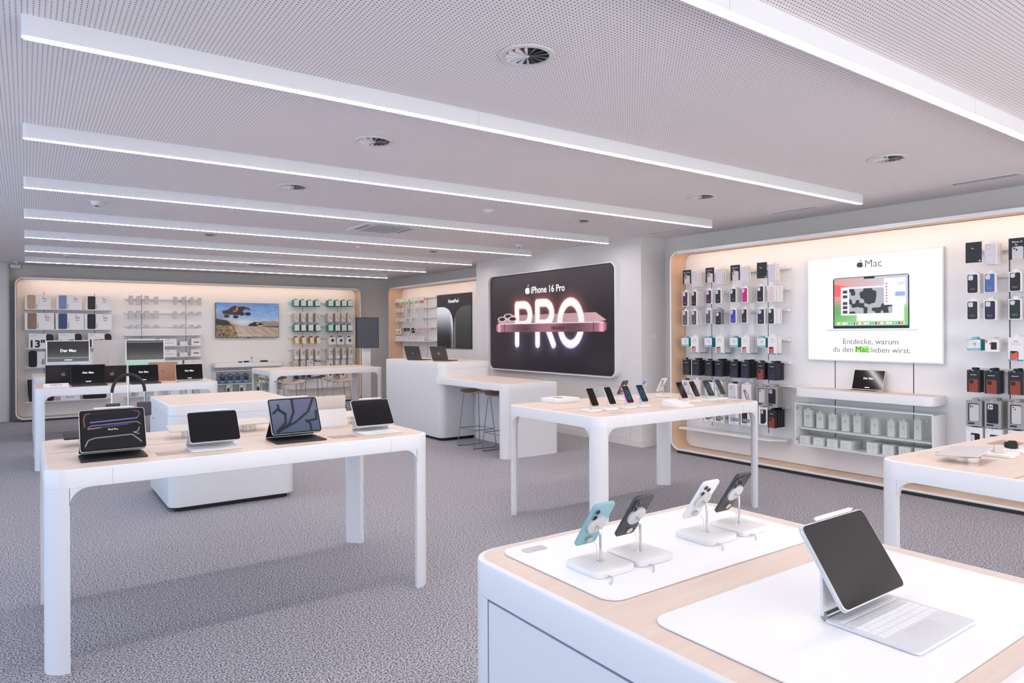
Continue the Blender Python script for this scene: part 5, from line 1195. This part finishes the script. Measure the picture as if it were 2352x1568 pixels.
def mat_(x0, x1, y0, y1, lab): tag(MB().slab(0, x1-x0, 0, y1-y0, 0, .004, .045, mat('white_mat', 'f3f3f4', .5), bev=.001).build('counter_mat', None, (x0, y0, .9)), lab, 'mat', 'white counter mats')
mat_(1.05, 1.9, 1.107, 1.552, 'white mat under the four phones on the near island'); mat_(1.05, 1.905, .517, .998, 'white mat under the near tablet with keyboard')
def phone(x, y, z0, face, ang, col, label, cams=2, L_=.147, scr=None, bx=None):
    """face=+1: screen towards the viewer"""
    r = empty('phone_display_stand', (x, y, z0), (0, 0, 0 if face > 0 else PI)); tag(r, label+' stand', 'phone stand', 'white phone stands with steel posts')
    b = MB().slab(-.065, .065, -.065, .068, 0, .015, .02, PAPER, bev=.002).build('base', r)
    MB().slab(-.014, .014, -.005, .005, .0145, .0155, .004, CHROME, bev=.0003).build('foot_plate', b)
    a = math.radians(ang); hz = .105
    n = Vector((0, math.cos(a), -math.sin(a)))
    MB().tube([(0, .055-.05, .015), (0, .005, hz-.02), (0, .003, hz-.008), (0, -.006, hz-.002)], .0036, CHROME, 10).build('post', r)
    pk = MB().cyl((0, 0, 0), .029, .007, LGREY, 28, axis='y').build('magnetic_puck', r, (0, -.006, hz), (-a, 0, 0))
    MB().tube([(.012, .005, .016), (.008, .0, hz*.5), (.006, -.012, hz*.62)], .0008, LGREY, 5).build('tether', r)
    MB().tube([(.03, .066, .004), (.035, .085, .006), (.05, .1, .003), (.06, .105, .001)], .002, LGREY, 6).build('cable', r)
    p = empty('phone', (x, y, z0), (0, 0, 0 if face > 0 else PI)); tag(p, label, 'phone', 'upright demo phones')
    W_ = .0715
    body = MB().slab_y(-W_/2, W_/2, -L_/2, L_/2, -.0078, 0, .012, col, bev=.001)
    bo = body.build('body', p, (0, -.0135, hz), (-a, 0, 0))
    MB().patch(-W_/2+.0015, W_/2-.0015, -L_/2+.0015, L_/2-.0015, -.0082, HOLE, .011).build('screen', bo, smooth=0)
    if scr: painting('display', W_-.008, L_-.008, 30, 60, scr, 0, bo, .9, (0, -.0086, -L_/2+.004))
    c = MB()
    spots = [(.02, .052), (.02, .032)] if cams == 2 else [(.022, .056), (.022, .034), (.003, .045)]
    if cams == 3: c.slab_y(-.008, .033, .024, .066, -.0, .0022, .01, col, bev=.0006)
    else: c.slab_y(.011, .029, .022, .062, 0, .002, .009, col, bev=.0006)
    for u, v in spots: c.cyl((u, .0046, v), .0078, .003, STEEL, 16, axis='y'); c.cyl((u, .0056, v), .0058, .002, BLACK, 16, axis='y')
    c.build('camera', bo)
    MB().cyl((.0, .008, -.048), .010, .008, CHROME, 18, axis='y').build('security_tag', bo)
TEALPH, BLKPH, SILPH = mat('teal_phone', '86b0b8', .4), mat('black_phone', '35363a', .4), mat('silver_phone', 'e4e4e6', .3)
phone(1.181, 1.289, .904, -1, 34, TEALPH, 'teal phone seen from behind, leftmost on the near island'); phone(1.322, 1.288, .904, -1, 34, BLKPH, 'black phone with two cameras, second on the near island')
phone(1.601, 1.295, .904, -1, 34, SILPH, 'silver phone with three cameras, third on the near island', 3); phone(1.75, 1.295, .904, -1, 33, BLKPH, 'black phone with gold rimmed cameras, rightmost on the near island', 3, .155)
def blu(u, v):
    d = np.hypot((u-.5)*.9, v-.45); return [.03+.1*np.exp(-((d-.2)/.1)**2), .06+.28*np.exp(-((d-.22)/.12)**2), .09+.3*np.exp(-((d-.22)/.13)**2)]
for x, c_, s_, n_ in ((3.481, mat('gold_phone', 'c09a80'), None, 'gold rimmed phone with dark screen, front left on middle table'), (3.66, SILPH, None, 'silver rimmed phone, second from left on middle table'), (3.851, mat('pink_phone', 'e060b8'), blu, 'pink rimmed phone on the middle table'), (4.012, mat('blue_phone', '7090e0'), blu, 'blue rimmed phone on the middle table'),
        (4.486, BLKPH, None, 'black phone with blank screen, fifth in front row of middle table'), (4.601+.04, SILPH, None, 'white phone with light reflection, sixth in front row of middle table'), (4.83, BLKPH, blu, 'black phone with teal wallpaper, seventh in front row'), (4.985, TEALPH, None, 'teal rimmed phone, rightmost on the middle table')):
    phone(x, 3.885, .9, 1, 30, c_, n_, 2, .147, s_)
for x, c_, n_ in ((4.30, mat('olive_phone', '4a4c3a'), 'olive phone seen from behind on middle table'), (4.56, mat('pale_blue_phone', 'a8b8d4'), 'pale blue phone seen from behind on middle table'), (4.80, SILPH, 'white phone seen from behind, rear right on middle table')):
    phone(x, 4.36, .9, -1, 32, c_, n_)
def card(x, y, z, w, d, lab, m=ACRYL, nm='price_card', rz=0, h=.003, cat='price card'): return tag(MB().slab(0, w, 0, d, 0, h, .004, m, bev=.0005).text('Preis', w*.5, d*.5, w*.5, h+.0003, LGREY, flat=True).build(nm, None, (x, y, z), (0, 0, rz)), lab, cat, 'small cards lying on tables')
card(.525, 3.75, .9, .145, .1, 'clear price card between the first and second tablets'); card(1.42, 3.75, .9, .15, .11, 'clear price card between the third and fourth tablets')
for x, n_ in ((3.52, 'between the gold and silver phones'), (4.06, 'in front of the blue rimmed phone'), (4.72, 'in front of the white phone'), (4.95, 'at the right end of middle table')): card(x, 3.68, .9, .12, .05, 'small grey price card '+n_, LGREY)
card(1.10, 1.485, .904, .07, .03, 'faint price label beside the teal phone', LGREY); card(1.47, 1.485, .904, .07, .03, 'faint price label between black and silver phones', LGREY)
r = MB().slab(0, .27, 0, .22, 0, .035, .02, PAPER, bev=.003).box(.09, .12, .05, .15, .0345, .036, NIGHT).build('demo_tray', None, (3.62, 4.47, .9)); tag(r, 'thick white tray lying at the left of the middle table', 'tray')
r = MB().slab(-.09, .09, -.1, .1, 0, .008, .01, PAPER, bev=.001).prism_x([(-.1, .008), (.1, .008), (.1, .05), (.095, .05)], -.08, .08, PAPER).build('sloped_info_stand', None, (4.27, 3.72, .9)); tag(r, 'sloped white information stand in the middle of the middle table', 'stand')
# headphones on their stand, behind the first tablet
r = empty('headphones', (.475, 4.45, .9)); tag(r, 'black headband headphones hanging behind the leftmost tablet', 'headphones')
arc = [(.082*math.cos(a), 0, .27+.10*math.sin(a)) for a in [PI*k/16 for k in range(17)]]
MB().tube(arc, .0085, IPB, 8).build('headband', r)
for s_ in (-1, 1):
    MB().tube([(s_*.082, 0, .275), (s_*.082, 0, .21)], .003, CHROME, 8).build('stem', r); MB().slab_y(-.02, .02, -.04, .04, -.035, .035, .018, DGREY).build('ear_cup', r, (s_*.078, 0, .17), (0, 0, PI/2))
r = MB().cyl((0, 0, 0), .06, .012, CHROME, 24).tube([(0, 0, .012), (0, 0, .353)], .004, CHROME, 8).build('headphone_stand', None, (.475, 4.45, .9)); tag(r, 'steel headphone stand behind the leftmost tablet', 'stand')
for x, y, n_ in ((.28, 4.4, 'tablet on clear riser behind the leftmost tablet'), (.78, 4.35, 'thin tablet lying on clear riser, rear of front left table'), (1.12, 4.42, 'thin tablet on round riser behind second tablet'), (1.75, 4.4, 'clear tilted tray behind rightmost tablet')):
    r = empty('tablet_riser', (x, y, .9)); tag(r, n_, 'riser', 'risers at the rear of the front left table')
    MB().cyl((0, 0, 0), .05, .045, CHROME, 24).build('foot', r); MB().slab(-.12, .12, -.08, .08, 0, .007, .012, BEIGE if x > .5 else IPB, bev=.001).build('tablet', r, (0, 0, .05), (.12, 0, 0))
r = empty('tablet_in_folio', (1.45, 4.32, .9)); tag(r, 'white folio tablet seen from behind, between third and fourth tablets', 'tablet')
q = MB().slab_y(0, .25, .05, .2, -.006, 0, .014, BEIGE, bev=.001).slab_y(.18, .235, .165, .19, 0, .002, .01, BLACK).build('tablet', r, (0, 0, .0), (.2, 0, 0)); MB().slab_y(0, .25, 0, .12, 0, .004, .006, PAPER, bev=.001).build('stand_flap', r, (0, -.09, 0), (-.4, 0, 0))
# laptops
def laptop(x, y, z, w, d, hs, rz, col, label, back=False, txt='Der Mac', tilt=18, group='open laptops'):
    r = empty('laptop', (x, y, z), (0, 0, rz)); tag(r, label, 'laptop', group)
    b = MB().slab(0, w, -d, 0, 0, .012, .012, col, bev=.002).build('base', r)
    k = MB()
    for i in range(5):
        for j in range(13): k.box(.02+(w-.04)*j/13, .02+(w-.04)*(j+1)/13-.002, -.03-.018*(i+1)+.003, -.03-.018*i, .0118, .0126, KEYB)
    k.build('keys', b, smooth=0)
    s = MB().slab_y(0, w, 0, hs, -.004, .001, .01, col, bev=.001).build('lid', r, (0, -.001, .012), (-math.radians(tilt), 0, 0))
    f = MB().patch(.004, w-.004, .006, hs-.003, -.0045, HOLE, .007)
    if txt: f.text(txt, w/2, hs*.58, w*.32, -.0052, GLOW, .03).patch(w*.42, w*.58, hs*.1, hs*.14, -.0052, GLOW, .004)
    f.build('display', s, smooth=0)
    e = MB(); apple(e, 0, 0, .05, 0, STEEL); e.xf(Matrix.Translation((w/2, .0016, hs/2)) @ Matrix.Rotation(PI, 4, 'Z')).build('emblem', s, smooth=0)
SG, SB, RG = mat('space_black', '323135', .4, .3), mat('dark_aluminium', '5a5450', .4, .5), mat('rose_aluminium', 'c9a088', .4, .3)
laptop(.425, 9.56, .9, .356, .245, .235, 0, SG, 'large black laptop with white text, left in front row of laptop table'); laptop(1.02, 9.50, .9, .325, .22, .215, 0, SG, 'black laptop, middle of the front row of laptop table'); laptop(1.54, 9.5, .9, .32, .215, .21, 0, ALU, 'silver laptop at the right end of the laptop table')
laptop(.54, 9.82, .9, .356, .24, .235, PI, SG, 'black laptop seen from behind, rear left of the laptop table'); laptop(1.02, 9.80, .9, .31, .215, .21, PI, SG, 'dark laptop seen from behind, rear middle of laptop table'); laptop(1.60, 9.8, .9, .34, .23, .24, PI, RG, 'rose gold laptop seen from behind on the laptop table')
r = MB().prism_x([(0, 0), (.06, 0), (.03, .045)], 0, .24, PAPER).text('Vergleiche', .12, .03, .12, -.0, GREY).build('info_sign', None, (.155, 9.3, .9)); tag(r, 'white wedge shaped sign at front left of laptop table', 'sign')
laptop(4.83, 9.15, 1.086, .31, .22, .21, 1.9, SB, 'grey brown open laptop at the far end of the tall counter', txt=None); laptop(4.98, 8.62, 1.086, .31, .22, .21, 1.9, SB, 'grey brown open laptop at the near end of the tall counter', txt=None)
for y, n_ in ((12.36, 'black office chair back behind counter, left'), (11.35, 'black office chair back behind counter, right')): 
    r = empty('office_chair', (6.0, y-.3, 0)); tag(r, n_, 'chair', 'black office chairs behind the counter')
    MB().slab(-.22, .22, -.22, .22, .5, .56, .06, BLACK, bev=.02).build('seat', r); MB().slab_y(-.22, .22, (.65), 1.13, .18, .23, .06, BLACK, bev=.01).build('backrest', r, (0, 0, 0), (0, 0, -PI/2)); MB().tube([(0, 0, .06), (0, 0, .5)], .025, STEEL).box(-.28, .28, -.02, .02, 0, .05, BLACK).box(-.02, .02, -.28, .28, 0, .05, BLACK).build('base', r)
laptop(6.72, 3.62, .905, .304, .19, .2, -PI/2, mat('champagne_aluminium', 'd8c4b4', .4, .3), 'champagne laptop on the wall counter under the lit poster', txt='Der Mac')
card(6.62, 4.02, .905, .18, .3, 'open white brochure on the wall counter beside the champagne laptop', PAPER, 'brochure', rz=.1, cat='brochure')
def imac(x, y, col, light, label, back=False, rz=0):
    r = empty('desktop_computer', (x, y, .9), (0, 0, rz)); tag(r, label, 'computer', 'all in one desktop computers')
    MB().slab(-.09, .09, -.08, .08, 0, .005, .004, col, bev=.001).build('foot', r); MB().box(-.07, .07, .05, .056, .005, .22, col).build('stand', r, smooth=0)
    s = MB().slab_y(-.273, .273, 0, .40, 0, .012, .012, light, bev=.001).build('body', r, (0, .03, .11), (-.06, 0, 0))
    f = MB().patch(-.273, .273, 0, .072, -.0006, col).patch(-.258, .258, .085, .388, -.0006, HOLE)
    if not back: f.text('Der Mac', 0, .25, .2, -.001, GLOW, .03).patch(-.05, .05, .105, .117, -.001, GLOW, .005)
    f.box(-.255, .255, -.0012, -.0008, .14 if not back else .36, .146 if not back else .367, mat('aurora_line', '9fd8d0', emit=.9)); f.build('display', s, smooth=0)
IB, IG = mat('ice_blue_aluminium', 'c4d8e8', .4), mat('mint_aluminium', 'b4dccb', .4)
imac(.51, 12.05, IB, PAPER, 'pale blue all in one computer with white text at left'); imac(1.53, 12.1, IG, PAPER, 'mint green all in one computer with blank black screen', True); imac(1.12, 12.45, LGREY, LGREY, 'large silver monitor seen from behind beside the mint computer', True, PI)
# near right table: watches
RZ6 = math.radians(-2.3)
def watch(x, y, col, lab):
    b = tag(MB().slab(-.075, .075, -.075, .075, 0, .014, .02, PAPER, bev=.002).build('watch_base', None, (x, y, .9), (0, 0, .1)), 'white square base under the %s' % lab, 'base', 'white watch bases')
    r = empty('wrist_watch', (x, y, .914), (0, 0, .5)); tag(r, lab, 'watch', 'demo watches')
    N = 28; lo = []
    for z, d in ((0, 0), (0, .003), (.022, .003), (.022, 0)): lo.append([((.033+d)*math.cos(2*PI*k/N), (.026+d)*math.sin(2*PI*k/N), z+.002) for k in range(N)])
    MB().loft(lo + [lo[0]], col, False, False).build('strap', r); MB().slab_y(-.019, .019, 0, .04, -.038, -.027, .009, col, bev=.002).build('case', r, (0, .0, -.0), (0, 0, -PI/2)); MB().cyl((-.03, 0, .014), .012, .004, CHROME, 16, axis='x').build('sensor', r)
watch(3.80, 1.335, BEIGE, 'beige watch on the right hand table'); watch(3.99, 1.345, BLACK, 'black watch on the right hand table')
r = empty('tablet_riser', (3.52, 1.37, .9), (0, 0, .1)); tag(r, 'grey tablet leaning on a polished round riser, right hand table', 'riser')
MB().lathe([(.066, 0), (.066, .022), (.060, .028)], CHROME, n=40).build('foot', r); MB().slab(-.12, .12, -.085, .085, 0, .007, .012, LGREY, bev=.001).build('tablet', r, (0, .0, .038), (-.08, -.06, 0))
card(3.62, 1.44, .9, .16, .1, 'clear card behind the leaning tablet', ACRYL); card(4.12, 1.38, .9, .2, .12, 'clear card behind the black watch', ACRYL)
